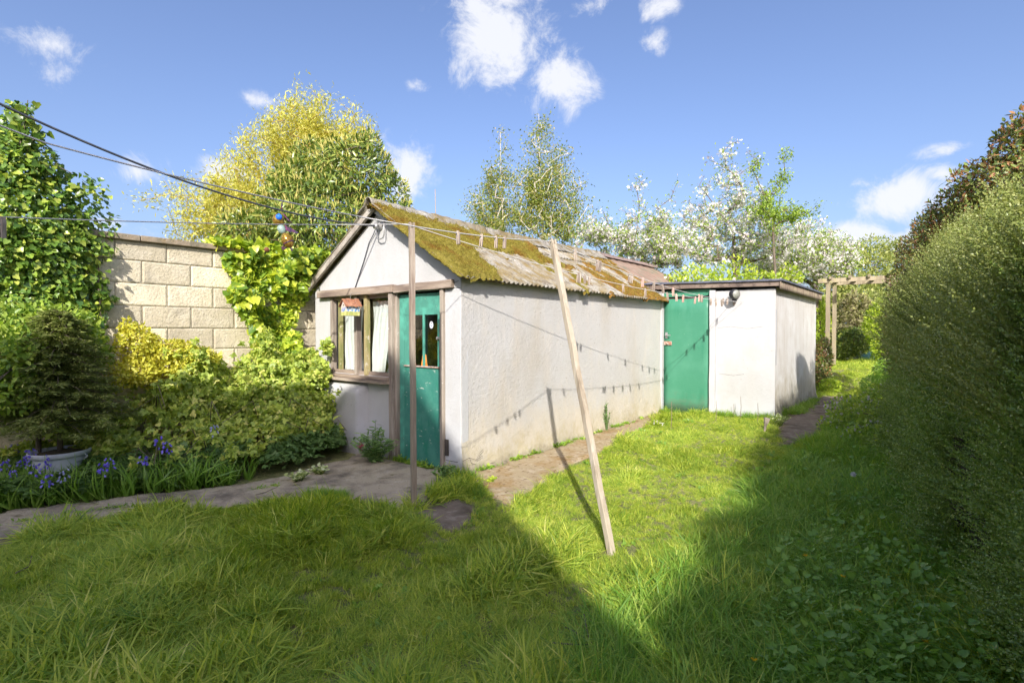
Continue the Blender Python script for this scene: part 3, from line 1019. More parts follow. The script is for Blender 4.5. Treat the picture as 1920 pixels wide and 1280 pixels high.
# flat roof, slightly falling to the right
zl, zr_ = 2.20, 2.135
MB().prism([(-.42, FY - .10, zl), (OX + .11, FY - .10, zr_), (OX + .11, FY - .10, zr_ + .03), (-.42, FY - .10, zl + .03)], (0, 3.48, 0)).build('flat_roof', M['flatfelt'], ob, bevel=.004)
MB().prism([(-.40, FY - .07, zl - .085), (OX + .06, FY - .07, zr_ - .07), (OX + .06, FY - .07, zr_ - .001), (-.40, FY - .07, zl - .001)], (0, .03, 0)).build('fascia', M['fascia'], ob, bevel=.003)
fb = MB().grid(lambda u, w: (OX + .082 + .010 * math.cos(u * 3.4 * 2 * PI / .075) * (w), FY - .08 + 3.42 * u, zr_ - .115 + .135 * w - .01 * u + .012 * w * math.cos(u * 3.4 * 2 * PI / .075)), 300, 3)
fb.build('fascia', M['asb'], ob, smooth=True, solid=.02)

# bulkhead floodlight under the flat roof
fl = aty(1381, 556, FY)
flood = thing('floodlight', 'round black floodlight with pale lens fixed high on the white outbuilding wall', 'lamp', (fl[0], FY, fl[2]))
ax = np.array([.82, -.55, -.08]); ax /= np.linalg.norm(ax)
c0 = np.array([fl[0], FY - .13, fl[2] + .03])
MB().lathe([(.001, -.055), (.045, -.052), (.068, -.03), (.074, 0), (.074, .045), (.068, .055)], c0, 26, ax).build('housing', M['black'], flood, smooth=True)
M['lens'] = pmat('lamp_lens', (.20, .20, .17), [((.3, .31, .27), 30, .4, .6)], .25)
MB().lathe([(.066, .05), (.064, .058), (.001, .066)], c0, 26, ax).build('lens', M['lens'], flood, smooth=True)
MB().tube([(fl[0], FY, fl[2]), c0 - ax * .02 + np.array([0, .03, -.02])], .014, 8).lathe([(.04, 0), (.04, .02), (.001, .021)], (fl[0], FY, fl[2]), 16, (0, -1, 0)).build('bracket', M['black'], flood)
MB().box((fl[0] - .03, FY - .12, fl[2] - .075), (fl[0] + .03, FY - .07, fl[2] - .03)).build('sensor', M['black'], flood, bevel=.008)

# ------------------------------------------------------------------ clothes props, washing lines, pegs
M['prop'] = pmat('prop_wood', (.34, .28, .21), [((.22, .16, .125), 11, .44, .6, (1, 1, .12)), ((.46, .39, .32), 18, .5, .7, (1, 1, .1))], .85, (.8, 36, (1, 1, .1), .008))
M['proplight'] = pmat('prop_wood_pale', (.44, .375, .28), [((.27, .215, .15), 9, .46, .62, (1, 1, .12)), ((.56, .5, .4), 16, .5, .7, (1, 1, .1))], .85, (.8, 36, (1, 1, .1), .008))
Ab, At = gp(775, 962), None
Ab = np.array([.373, -.909, float(gz(.373, -.909)) - .02])
At = atd(771.5, 420, 4.12)
Bb = gp(1147, 1040)
Bt = atd(1036, 452, 4.0)


def prop(a, b, w, mat, label):
    t = thing('clothes_prop', label, 'clothes prop', tuple(a))
    d_ = (b - a) / np.linalg.norm(b - a)
    up = np.array([.3, .95, 0.0])
    p = MB().bar(a - d_ * .03, b - d_ * .035, w, w * .95, up=up, j=.0025, seg=16).build('pole', mat, t, bevel=.004)
    r = np.cross(d_, up); r /= np.linalg.norm(r)
    u_ = np.cross(r, d_)
    m_ = MB()
    for sg in (-1, 1):
        m_.bar(b - d_ * .035 + u_ * sg * w * .33, b + d_ * .01 + u_ * sg * w * .36, w * .9, w * .3, up=u_)
    m_.build('forked_tip', mat, t)
    return t


prop(Ab, At, .042, M['prop'], 'weathered upright wooden clothes prop standing in front of the stable door')
prop(Bb, Bt, .043, M['proplight'], 'pale wooden clothes prop leaning across the long white wall from the lawn')

Q1 = aty(1392, 566, FY - .02)
Q2 = aty(1376, 562, FY - .02)


def sagline(a, b, sag, n=60):
    t = np.linspace(0, 1, n)[:, None]
    p = a + (b - a) * t
    p[:, 2] -= sag * 4 * (t[:, 0] * (1 - t[:, 0]))
    return p


R1 = atd(-90, 403, 2.35)
R2a = atd(716, 414, 2.46)
R2 = atd(85, 268, 1.9)
R2z = atd(-120, 190, 1.7)
L1 = np.vstack([sagline(np.array([R1[0] + .2, R1[1] - 3.0, R1[2] + .35]), R1, .02, 10)[:-1], sagline(R1, At, .02)[:-1], sagline(At + [0, 0, -.012], Q1, .12)])
L2 = np.vstack([R2z[None], sagline(R2, R2a, .015, 30)[:-1], sagline(R2a, Bt, .02, 40)[:-1], sagline(Bt, Q2, .10)])
for (L, lab) in ((L1, 'pale washing line running over the upright prop to the floodlight'), (L2, 'pale washing line running over the leaning prop to the floodlight')):
    o = MB().tube(list(L), .0032, 6).build('washing_line', M['string'], None, smooth=True)
    tag(o, lab, 'washing line')

# peg prototype: two wooden legs and a wire spring, hanging from the cord (local origin on the cord)
M['pegwood'] = pmat('peg_wood', (.40, .33, .26), [((.26, .2, .16), 30, .4, .6, (1, 1, .2))], .85, orand=.25)
M['pegpink'] = pmat('peg_wood_pink', (.58, .36, .29), [], .8, orand=.2)


def peg_proto(mat):
    t = thing('clothes_peg', '', 'clothes peg')
    for sg in (-1, 1):
        MB().prism([(sg * .0004, -.005, .012), (sg * .006, -.005, .012), (sg * .0105, -.005, -.01), (sg * .009, -.005, -.066), (sg * .003, -.005, -.066), (sg * .0004, -.005, -.02)],
                   (0, .013, 0)).build('peg_leg', mat, t, local=True)
    MB().tube([(0, -.007, -.016), (0, .007, -.016)], .0042, 8).build('spring', M['metal'], t, local=True)
    return t


def online(L, px):
    pj = np.array([proj(p)[0] for p in L])
    best = None
    for i in range(len(L) - 1):
        if (pj[i] - px) * (pj[i + 1] - px) <= 0 and abs(pj[i + 1] - pj[i]) > 1e-6:
            f = (px - pj[i]) / (pj[i + 1] - pj[i])
            return L[i] + (L[i + 1] - L[i]) * f
    return L[-1]


L1v = L1[-60:]; L2v = L2[-101:]
ordn = ['first', 'second', 'third', 'fourth', 'fifth', 'sixth', 'seventh', 'eighth', 'ninth', 'tenth', 'eleventh', 'twelfth', 'thirteenth', 'fourteenth', 'fifteenth']
p_grey, p_pink = peg_proto(M['pegwood']), peg_proto(M['pegpink'])
used = set()


def put_peg(L, px, label, proto, sc=1.0):
    p = online(L, px)
    rot = (random.uniform(-.12, .12), random.uniform(-.12, .12), random.uniform(-.5, .5) + .3)
    if proto.name not in used:
        used.add(proto.name); o = proto; o.location = p; o.rotation_euler = rot
    else:
        o = dup(proto, p, rot)
    o.scale = (sc, sc, sc)
    tag(o, label, 'clothes peg', 'wooden pegs on the washing lines')


random.seed(12)
put_peg(L2v, 650, 'grey wooden peg alone on the line left of the upright prop, before the shed verge', p_grey, 1.15)
for i, px in enumerate((858, 903, 930, 946)):
    put_peg(L2v, px, f'grey wooden peg over the mossy roof, {ordn[i]} after the upright prop', p_grey)
for i, px in enumerate((1078, 1121, 1125, 1181, 1185, 1205, 1226, 1242, 1262, 1311, 1316, 1356, 1364, 1378)):
    put_peg(L2v, px, f'wooden peg on the upper line, {ordn[i]} beyond the leaning prop', p_pink if i in (5, 8, 9) else p_grey, 1.25)
for i, px in enumerate((1084, 1088, 1096, 1105, 1168, 1210, 1251, 1268, 1281, 1304, 1333, 1342, 1353)):
    put_peg(L1v, px, f'wooden peg on the lower line, {ordn[i]} beyond the leaning prop', p_pink if i in (7, 8, 9) else p_grey, 1.25)
p = atd(4, 412, 2.2)
o = dup(p_grey, p, (.1, .2, .4)); o.scale = (1.15,) * 3
tag(o, 'peg on the line at the far left, in front of the tall ivy', 'clothes peg', 'wooden pegs on the washing lines')

# overhead cable and its insulator on the gable
G0 = aty(706, 424, -.06)
C1 = atd(-40, 176, 3.2)
cab = sagline(C1, G0, .16, 50)
tag(MB().tube([C1 + (C1 - G0) * .4 + [0, 0, .35]] + list(cab), .0085, 8).build('overhead_cable', M['cable'], None, smooth=True),
    'thick dark overhead cable sloping down to the shed gable', 'cable')
ins = thing('cable_bracket', 'grey cable clamp and bent pipe bracket high on the white gable', 'bracket', (G0[0], 0, G0[2]))
MB().lathe([(.001, 0), (.035, .0), (.035, .02), (.022, .03), (.022, .06), (.034, .065), (.034, .085), (.001, .09)], (G0[0], 0, G0[2]), 18, (0, -1, 0)).build('insulator', M['metal'], ins, smooth=True)
pp = [aty(706, 405, -.04), aty(707, 447, -.04), aty(711, 449, -.05), aty(718, 446, -.06), aty(720, 440, -.06), aty(720, 412, -.06)]
MB().tube(pp, .007, 8).build('pipe', M['metal'], ins, smooth=True)
dp = [aty(704, 430, -.03), aty(700, 440, -.02), aty(692, 455, -.014), aty(682, 490, -.012), aty(672, 520, -.012), aty(664, 546, -.012)]
tag(MB().tube(dp, .0052, 8).build('drop_cable', M['cable'], None, smooth=True), 'thin black cable running down the white gable to the lintel', 'cable')

# birdhouse
M['bh_pink'] = pmat('birdhouse_front', (.62, .50, .42), [((.1, .3, .6), 60, .60, .62), ((.5, .52, .16), 8, .6, .62)], .8)
M['bh_side'] = pmat('birdhouse_side', (.55, .62, .58), [((.62, .55, .45), 10, .5, .6)], .8)
M['bh_grass'] = pmat('painted_grass', (.42, .43, .12), [((.6, .58, .25), 60, .5, .6, (1, 1, .2)), ((.25, .33, .08), 50, .55, .62, (1, 1, .2))], .8)
M['bh_blue'] = pmat('painted_petals', (.06, .22, .55), [], .7)
M['copper'] = pmat('rusty_tin', (.36, .16, .09), [((.5, .27, .17), 9, .45, .62), ((.24, .1, .06), 20, .5, .65)], .6, (.4, 30), metallic=.15)
bc = atd(657, 575, 6.0)
bc = aty(657, 572, -.17)
bh = thing('birdhouse', 'small painted birdhouse with rusty tin roof hanging in front of the shed window', 'birdhouse', (bc[0], bc[1], bc[2] - .12), rz=math.radians(-4))
gw, gl_, hz = .055, .085, .105
# local: ridge along y, long side faces +x, gable end with the hole faces -y
MB().prism([(-gw, -gl_, 0), (gw, -gl_, 0), (gw, -gl_, hz), (0, -gl_, hz + .07), (-gw, -gl_, hz)], (0, 2 * gl_, 0)).build('box', M['bh_pink'], bh, local=True, bevel=.002)
MB().box((gw, -gl_, .045), (gw + .002, gl_, hz)).build('painted_panel', M['bh_side'], bh, local=True)
MB().box((gw + .0, -gl_, .0), (gw + .003, gl_, .045)).box((-gw, -gl_ - .002, 0), (gw, -gl_, .04)).build('painted_panel', M['bh_grass'], bh, local=True)
fm = MB()
for (yy_, zz) in ((-.06, .06), (-.035, .085), (-.01, .062), (.012, .09), (.038, .07), (.062, .088), (.07, .058), (-.07, .09), (.03, .052)):
    for k in range(5):
        an = k * 2 * PI / 5
        fm.lathe([(.0001, .0), (.0055, .0), (.0001, .002)], (gw + .002, yy_ + .007 * math.cos(an), zz + .007 * math.sin(an)), 6, (1, 0, 0))
for (xx, zz) in ((-.03, .06), (-.01, .08), (.02, .065), (.035, .085), (0, .055)):
    for k in range(5):
        an = k * 2 * PI / 5
        fm.lathe([(.0001, .0), (.0055, .0), (.0001, .002)], (xx + .007 * math.cos(an), -gl_ - .001, zz + .007 * math.sin(an)), 6, (0, -1, 0))
fm.build('painted_flowers', M['bh_blue'], bh, local=True)
MB().lathe([(.0001, .0), (.009, .0), (.009, .002), (.0001, .002)], (0, -gl_ - .0, .118), 14, (0, -1, 0)).build('entrance_hole', M['black'], bh, local=True)
for sd in (1, -1):
    for k in range(4):
        ya = -gl_ - .02 + k * .052
        nrm_ = .007 if k % 2 else .0
        a_ = np.array([0, ya, hz + .078 + nrm_]); b_ = np.array([sd * (gw + .028), ya, hz - .008 + nrm_])
        MB().prism([a_, b_, b_ + [0, 0, .006], a_ + [0, 0, .006]], (0, .050, 0)).build('tin_strip', M['copper'], bh, local=True)
MB().tube([(0, 0, hz + .08), (0, .0, hz + .15), (0.03, .12, hz + .155)], .0025, 6).build('hook', M['metal'], bh, local=True)

# glass and metal bee ornament on the wall top
M['bee'] = pmat('lustre_glass', (.26, .14, .03), [((.40, .27, .05), 30, .45, .55), ((.10, .04, .03), 24, .55, .62)], .15, metallic=.5)
M['beegold'] = pmat('gold_band', (.45, .30, .05), [], .2, metallic=.7)
M['beewhite'] = pmat('pale_band', (.25, .32, .28), [((.2, .35, .35), 30, .5, .6)], .25)
M['beeblue'] = pmat('blue_glass', (.03, .16, .75), [], .08)
M['beedark'] = pmat('dark_wing', (.035, .02, .06), [((.16, .03, .09), 20, .45, .6)], .3)
bD = 6.05


def bp(px, py, d=bD):
    return atd(px, py, d)


bee = thing('bee_ornament', 'shiny amber bee ornament with a blue eye perched on the ivy topped wall', 'ornament', tuple(bp(540, 468)))


def blob(c, r, axis, name, mat, prof=None):
    pr = [(max(.001, math.sin(t)) * r[0], -math.cos(t) * r[1]) for t in np.linspace(0, PI, 14)]
    return MB().lathe(pr, c, 20, axis).build(name, mat, bee, smooth=True)


dn = bp(541, 455) - bp(520, 412)
h1 = blob(bp(522, 413), (.065, .075), dn, 'head', M['bee'])
blob(bp(528, 430), (.045, .06), dn, 'thorax', M['beewhite'])
ab = blob(bp(539, 451), (.066, .092), dn, 'abdomen', M['bee'])
dnn = dn / np.linalg.norm(dn)
for k, m_ in ((-.035, 'beegold'), (.0, 'beegold'), (.035, 'beedark')):
    rr = .066 * math.sqrt(max(.1, 1 - (k / .092) ** 2)) + .002
    MB().lathe([(rr - .004, -.007), (rr + .001, -.004), (rr + .001, .004), (rr - .004, .007)], bp(539, 451) + dnn * k, 20, dn).build('band', M[m_], ab, smooth=True)
MB().lathe([(.001, .03), (.022, .026), (.034, .012), (.036, 0)], bp(523, 407, bD - .05), 18, -FW).build('eye', M['beeblue'], bee, smooth=True)
for (a_, b_, c_) in (((529, 398), (528, 385), (530, 378)), ((530, 400), (540, 412), (548, 419))):
    MB().tube([bp(*a_), bp(*b_), bp(*c_)], [.006, .008, .004], 6).build('antenna', M['beedark'], bee, smooth=True)
MB().prism([bp(533, 420), bp(546, 432), bp(545, 436), bp(536, 432)], FW * .02).prism([bp(540, 424), bp(560, 436), bp(556, 438), bp(546, 434)], FW * .02).build('wing', M['beedark'], bee)
for (a_, b_) in (((540, 462), (530, 468)), ((543, 462), (548, 470)), ((536, 460), (528, 465))):
    MB().tube([bp(*a_), bp(*b_)], .01, 6).build('leg', M['beedark'], bee)
M['rust'] = pmat('rusty_iron', (.16, .06, .03), [((.28, .13, .07), 20, .4, .6)], .8, (.6, 40))
pb = atd(500, 468, 5.95)
tag(MB().lathe([(max(.001, math.sin(t)) * .028, -math.cos(t) * .028) for t in np.linspace(0, PI, 10)], pb, 14).build('rusty_ball', M['rust'], None, smooth=True),
    'small rusty brown ball on the wall top left of the bee', 'ball')

# ------------------------------------------------------------------ pergola arch, stake, bin, cane
M['arch'] = pmat('arch_timber', (.32, .27, .18), [((.22, .18, .12), 9, .44, .62, (1, 1, .12)), ((.3, .28, .12), 4, .55, .7)], .88, (.7, 30, (1, 1, .1), .008))
DA = 12.5
arch = thing('garden_arch', 'weathered timber garden arch over the path beside the outbuilding', 'arch', tuple(gp(1556, 700)))
pa = atd(1553, 530, DA); pb_ = atd(1668, 524, DA); pa2 = atd(1565, 534, DA + .75); pb2 = atd(1672, 530, DA + .75)
for q_ in (pa, pb_, pa2, pb2):
    MB().bar((q_[0], q_[1], float(gz(q_[0], q_[1])) - .1), (q_[0], q_[1], pa[2] + .02), .085, .085, up=(0, 1, 0), j=.004, seg=5).build('post', M['arch'], arch, bevel=.004)
dv = (pb_ - pa); dv[2] = 0; dv /= np.linalg.norm(dv)
MB().bar(pa - dv * .25 + [0, -.05, .03], pb_ + dv * .3 + [0, -.05, .06], .045, .10, seg=5, j=.004).build('beam', M['arch'], arch, bevel=.003)
MB().bar(pa2 - dv * .25 + [0, .05, .03], pb2 + dv * .3 + [0, .05, .06], .045, .10, seg=5, j=.004).build('beam', M['arch'], arch, bevel=.003)
for k in range(4):
    f = (k + .15) / 3.2
    a_ = pa + (pb_ - pa) * f; b_ = pa2 + (pb2 - pa2) * f
    e_ = (b_ - a_); e_[2] = 0; e_ /= np.linalg.norm(e_)
    MB().bar(a_ - e_ * .2 + [0, 0, .10], b_ + e_ * .2 + [0, 0, .10], .045, .07).build('crossbar', M['arch'], arch, bevel=.003)
sb_ = gp(1432, 812)
stp = sb_ + np.array([.035, .02, .20])
stake = MB().tube([sb_ - [0, 0, .05], sb_ + (stp - sb_) * .5, sb_ + (stp - sb_) * .7, stp], [.012, .016, .03, .04], 7).build('wooden_stake', M['oldwood'], None)
tag(stake, 'short dark wooden stake flared at its top, by the outbuilding corner', 'stake')
M['bin'] = pmat('green_bin', (.02, .05, .05), [((.03, .07, .08), 5, .4, .6)], .35)
bn = atd(1632, 668, 15.5); bz = float(gz(bn[0], bn[1]))
cb = thing('compost_bin', 'dark green compost bin in the shade beyond the timber arch', 'compost bin', (bn[0], bn[1], bz))
MB().lathe([(.40, 0), (.40, .05), (.30, .72), (.31, .74)], (bn[0], bn[1], bz), 20).build('body', M['bin'], cb, smooth=True)
MB().lathe([(.33, .73), (.34, .76), (.30, .83), (.08, .88), (.001, .88)], (bn[0], bn[1], bz), 20).build('lid', M['bin'], cb, smooth=True)
cn = atd(816, 400, 7.9)
tag(MB().tube([(cn[0], cn[1], 0), (cn[0] + .01, cn[1], cn[2]), cn + np.array([.0, 0, .36])], .006, 6).build('garden_cane', M['prop'], None), 'thin cane sticking up behind the shed ridge', 'cane')

# ------------------------------------------------------------------ foliage toolkit (plain arrays of small faces)
# a template is (V, T, R): vertices, triangles, per-vertex random number


def t_oval(l=1.0, w=.45, fold=.12, bend=.1):
    V = np.array([[0, 0, 0], [w * .5, 0, l * .3], [w * .42, 0, l * .68], [0, 0, l], [-w * .42, 0, l * .68], [-w * .5, 0, l * .3], [0, 0, l * .45]], float)
    V[:, 1] = fold * np.abs(V[:, 0]) * 2 - bend * (V[:, 2] / l) ** 2 * l
    T = [(0, 1, 6), (1, 2, 6), (2, 3, 6), (3, 4, 6), (4, 5, 6), (5, 0, 6)]
    return V, np.array(T), np.zeros(len(V))


def t_diam(l=1.0, w=.5, fold=.1):
    V = np.array([[0, 0, 0], [w * .5, fold * w, l * .45], [0, 0, l], [-w * .5, fold * w, l * .45]], float)
    return V, np.array([(0, 1, 2), (0, 2, 3)]), np.zeros(4)


def t_ivy(l=1.0):
    P = [(0, 0), (.30, -.12), (.52, .18), (.36, .38), (.30, .60), (0, 1.0), (-.30, .60), (-.36, .38), (-.52, .18), (-.30, -.12)]
    V = [(0, -.05, .30)] + [(x, .10 * abs(x) + .10 * (z ** 2), z) for x, z in P]
    n = len(P)
    T = [(0, 1 + i, 1 + (i + 1) % n) for i in range(n)]
    return np.array(V) * l, np.array(T), np.zeros(n + 1)


def t_heart(l=1.0):
    P = [(0, .05), (.22, -.06), (.42, .08), (.45, .32), (.30, .66), (0, 1.0), (-.30, .66), (-.45, .32), (-.42, .08), (-.22, -.06)]
    V = [(0, -.04, .35)] + [(x, .14 * abs(x) + .16 * z * z, z) for x, z in P]
    n = len(P)
    return np.array(V) * l, np.array([(0, 1 + i, 1 + (i + 1) % n) for i in range(n)]), np.zeros(n + 1)


def t_blade(l=1.0, w=.05, bend=.5, seg=4, lean=0.1):
    V, T = [], []
    for i in range(seg):
        f = i / seg
        ww = w * (1 - f) ** .7 * .5 + w * .05
        y = lean * f * l + bend * l * f ** 2.2
        z = l * (f - .45 * bend * f ** 2.6)
        V += [(-ww, y, z), (ww, y, z)]
    f = 1.0
    V.append((0, lean * l + bend * l, l * (1 - .45 * bend)))
    for i in range(seg - 1):
        a = 2 * i
        T += [(a, a + 1, a + 3), (a, a + 3, a + 2)]
    a = 2 * (seg - 1)
    T.append((a, a + 1, a + 2))
    return np.array(V), np.array(T), np.zeros(len(V))


def t_star(r=1.0, n=5):
    V = [(0, 0, 0)]; T = []
    for k in range(n):
        a = 2 * PI * k / n
        for (da, rr) in ((-.45, .75), (0, 1.0), (.45, .75)):
            V.append((math.cos(a + da) * r * rr, -.25 * r, math.sin(a + da) * r * rr))
        b = 1 + 3 * k
        T += [(0, b, b + 1), (0, b + 1, b + 2)]
    return np.array(V), np.array(T), np.zeros(len(V))


def frames(Z, spin=None, up=None):
    """rotation matrices whose third column is Z; second column is turned towards up (if given) or spun at random"""
    Z = np.asarray(Z, float); Z = Z / (np.linalg.norm(Z, axis=1, keepdims=True) + 1e-9)
    if up is None:
        a = rng.normal(size=Z.shape)
    else:
        a = np.asarray(up, float) + (rng.normal(size=Z.shape) * spin if spin else 0)
    X = np.cross(a, Z); X /= (np.linalg.norm(X, axis=1, keepdims=True) + 1e-9)
    Y = np.cross(Z, X)
    return np.stack([X, Y, Z], -1)


def spread(tmpls, P, R, S, idx=None, var=1.0):
    """copies of templates: P (N,3), R (N,3,3), S (N,) -> one V,T,rnd"""
    P = np.asarray(P, float); N = len(P)
    S = np.broadcast_to(np.asarray(S, float), (N,))
    if not isinstance(tmpls, list):
        tmpls = [tmpls]
    if idx is None:
        idx = rng.integers(0, len(tmpls), N)
    Vs, Ts, Rs = [], [], []
    off = 0
    for k, (V, T, rr) in enumerate(tmpls):
        m = np.where(idx == k)[0]
        if not len(m):
            continue
        W = np.einsum('nij,vj->nvi', R[m] * S[m][:, None, None], V) + P[m][:, None, :]
        n, v = W.shape[:2]
        Vs.append(W.reshape(-1, 3))
        Ts.append((T[None] + (np.arange(n) * v)[:, None, None]).reshape(-1, 3) + off)
        r0 = rng.random(n)
        base_r = r0[:, None] * var + (1 - var) * .5
        Rs.append(np.clip(base_r * .7 + rr[None] * .3 if rr.any() else np.repeat(base_r, v, 1), 0, 1).ravel())
        off += n * v
    return np.concatenate(Vs), np.concatenate(Ts), np.concatenate(Rs)


def join(parts):
    Vs, Ts, Rs = [], [], []; off = 0
    for V, T, r in parts:
        Vs.append(V); Ts.append(T + off); Rs.append(r); off += len(V)
    return np.concatenate(Vs), np.concatenate(Ts), np.concatenate(Rs)


def sprig(tm, n, l, leaf, arch=.3, lean=.9, size_end=.7, pairs=False, stem_w=.0):
    """a shoot along +z, l long, with n leaves of size leaf"""
    f = (np.arange(n) + .5) / n
    P = np.stack([0 * f, arch * l * f ** 2, l * f], -1) + rng.normal(size=(n, 3)) * leaf * .08
    an = rng.random(n) * 2 * PI if not pairs else np.arange(n) * PI + rng.normal(size=n) * .3
    Z = np.stack([np.cos(an) * lean, np.sin(an) * lean, np.full(n, 1.0)], -1) + rng.normal(size=(n, 3)) * .25
    R = frames(Z, .35, np.tile([0, 0.2, 1.0], (n, 1)))
    S = leaf * (1 - (1 - size_end) * f) * (.75 + .5 * rng.random(n))
    V, T, r = spread(tm, P, R, S)
    return V, T, r


def veg(name, geo, mat, parent=None, kind=None, smooth=False):
    V, T, r = geo
    return link(name, arrmesh(name, V, T, r, smooth=smooth), mat, parent, kind)


def in_ell(ells, n):
    """random points in a union of ellipsoids (centre, radii)"""
    vol = np.array([np.prod(e[1]) for e in ells]) ** .8
    k = rng.choice(len(ells), n, p=vol / vol.sum())
    d = rng.normal(size=(n, 3)); d /= np.linalg.norm(d, axis=1, keepdims=True)
    r = rng.random(n) ** (1 / 2.2)
    C = np.array([e[0] for e in ells])[k]; Rr = np.array([e[1] for e in ells])[k]
    return C + d * r[:, None] * Rr


def shell(ells, n, depth=.3, rough=.25, seed=0, nscale=2.5):
    """points near the surface of a union of ellipsoids, with outward normals"""
    area = np.array([(e[1][0] * e[1][1] + e[1][1] * e[1][2] + e[1][0] * e[1][2]) for e in ells])
    k = rng.choice(len(ells), n * 2, p=area / area.sum())
    d = rng.normal(size=(n * 2, 3)); d /= np.linalg.norm(d, axis=1, keepdims=True)
    C = np.array([e[0] for e in ells])[k]; Rr = np.array([e[1] for e in ells])[k]
    f = 1 + rough * fbm((C + d * Rr) * nscale, 3, seed) - depth * rng.random(n * 2) ** 1.6
    P = C + d * Rr * f[:, None]
    keep = np.ones(len(P), bool)
    for i, e in enumerate(ells):
        q = (((P - e[0]) / (np.array(e[1]) * (1 - depth * 1.1))) ** 2).sum(1)
        keep &= ~((q < .8) & (k != i))
    P, d, Rr = P[keep][:n], d[keep][:n], Rr[keep][:n]
    N = d / Rr; N /= np.linalg.norm(N, axis=1, keepdims=True)
    return P, N


def skeleton(path, targets, step=.18, jitter=.03, upness=.6):
    """branches grown from a trunk path to each target; returns nodes, parents, tip flags"""
    nodes = [np.asarray(p, float) for p in path]
    par = [-1] + list(range(len(path) - 1))
    order = np.argsort(np.linalg.norm(targets - np.asarray(path[len(path) // 2]), axis=1))
    A = np.array(nodes)
    tips = []
    for ti in order:
        t_ = targets[ti]
        d = t_ - A
        dist = np.linalg.norm(d, axis=1)
        cost = dist + np.clip(-d[:, 2], 0, None) * 2.0 * upness + (dist < step * .4) * 5
        j = int(np.argmin(cost))
        L = dist[j]
        n = max(1, int(L / step))
        p0 = A[j]
        pd = (A[j] - A[par[j]]) if par[j] >= 0 else np.array([0, 0, 1.0])
        pd = pd / (np.linalg.norm(pd) + 1e-9)
        mid = p0 + pd * L * .3 + (t_ - p0) * .25
        prev = j
        new = []
        for i in range(1, n + 1):
            f = i / n
            q = (1 - f) ** 2 * p0 + 2 * f * (1 - f) * mid + f * f * t_ + rng.normal(size=3) * jitter * (1 if i < n else 0)
            nodes.append(q); par.append(prev); prev = len(nodes) - 1
            new.append(q)
        A = np.vstack([A, new])
        tips.append(prev)
    return A, np.array(par), np.array(tips)


def branches(A, par, tips, r_tip=.004, power=.45, r_max=.2, sides=5):
    n = len(A)
    cnt = np.zeros(n)
    for t_ in tips:
        cnt[t_] += 1
    for i in range(n - 1, 0, -1):
        if par[i] >= 0:
            cnt[par[i]] += cnt[i]
    rad = np.minimum(r_tip * np.maximum(cnt, 1) ** power, r_max)
    e = np.where(par >= 0)[0]
    a, b = A[par[e]], A[e]
    ra, rb = rad[par[e]], rad[e]
    ra = np.minimum(ra, rb * 1.35)
    F = frames(b - a, None, np.tile([.3, .2, .1], (len(e), 1)))
    an = np.arange(sides) * 2 * PI / sides
    ring = F[:, :, 0][:, None, :] * np.cos(an)[None, :, None] + F[:, :, 1][:, None, :] * np.sin(an)[None, :, None]
    ext = (b - a) * .06
    V = np.concatenate([(a - ext)[:, None] + ring * ra[:, None, None], (b + ext)[:, None] + ring * rb[:, None, None]], 1)
    q = []
    for k in range(sides):
        k2 = (k + 1) % sides
        q += [(k, k2, sides + k2), (k, sides + k2, sides + k)]
    T = (np.array(q)[None] + (np.arange(len(e)) * 2 * sides)[:, None, None]).reshape(-1, 3)
    V = V.reshape(-1, 3)
    return V, T, np.repeat(rng.random(len(e)), 2 * sides)


def euler(R):
    y = np.arcsin(np.clip(-R[:, 2, 0], -1, 1))
    x = np.arctan2(R[:, 2, 1], R[:, 2, 2]); z = np.arctan2(R[:, 1, 0], R[:, 0, 0])
    return np.stack([x, y, z], -1)


_GN = {}


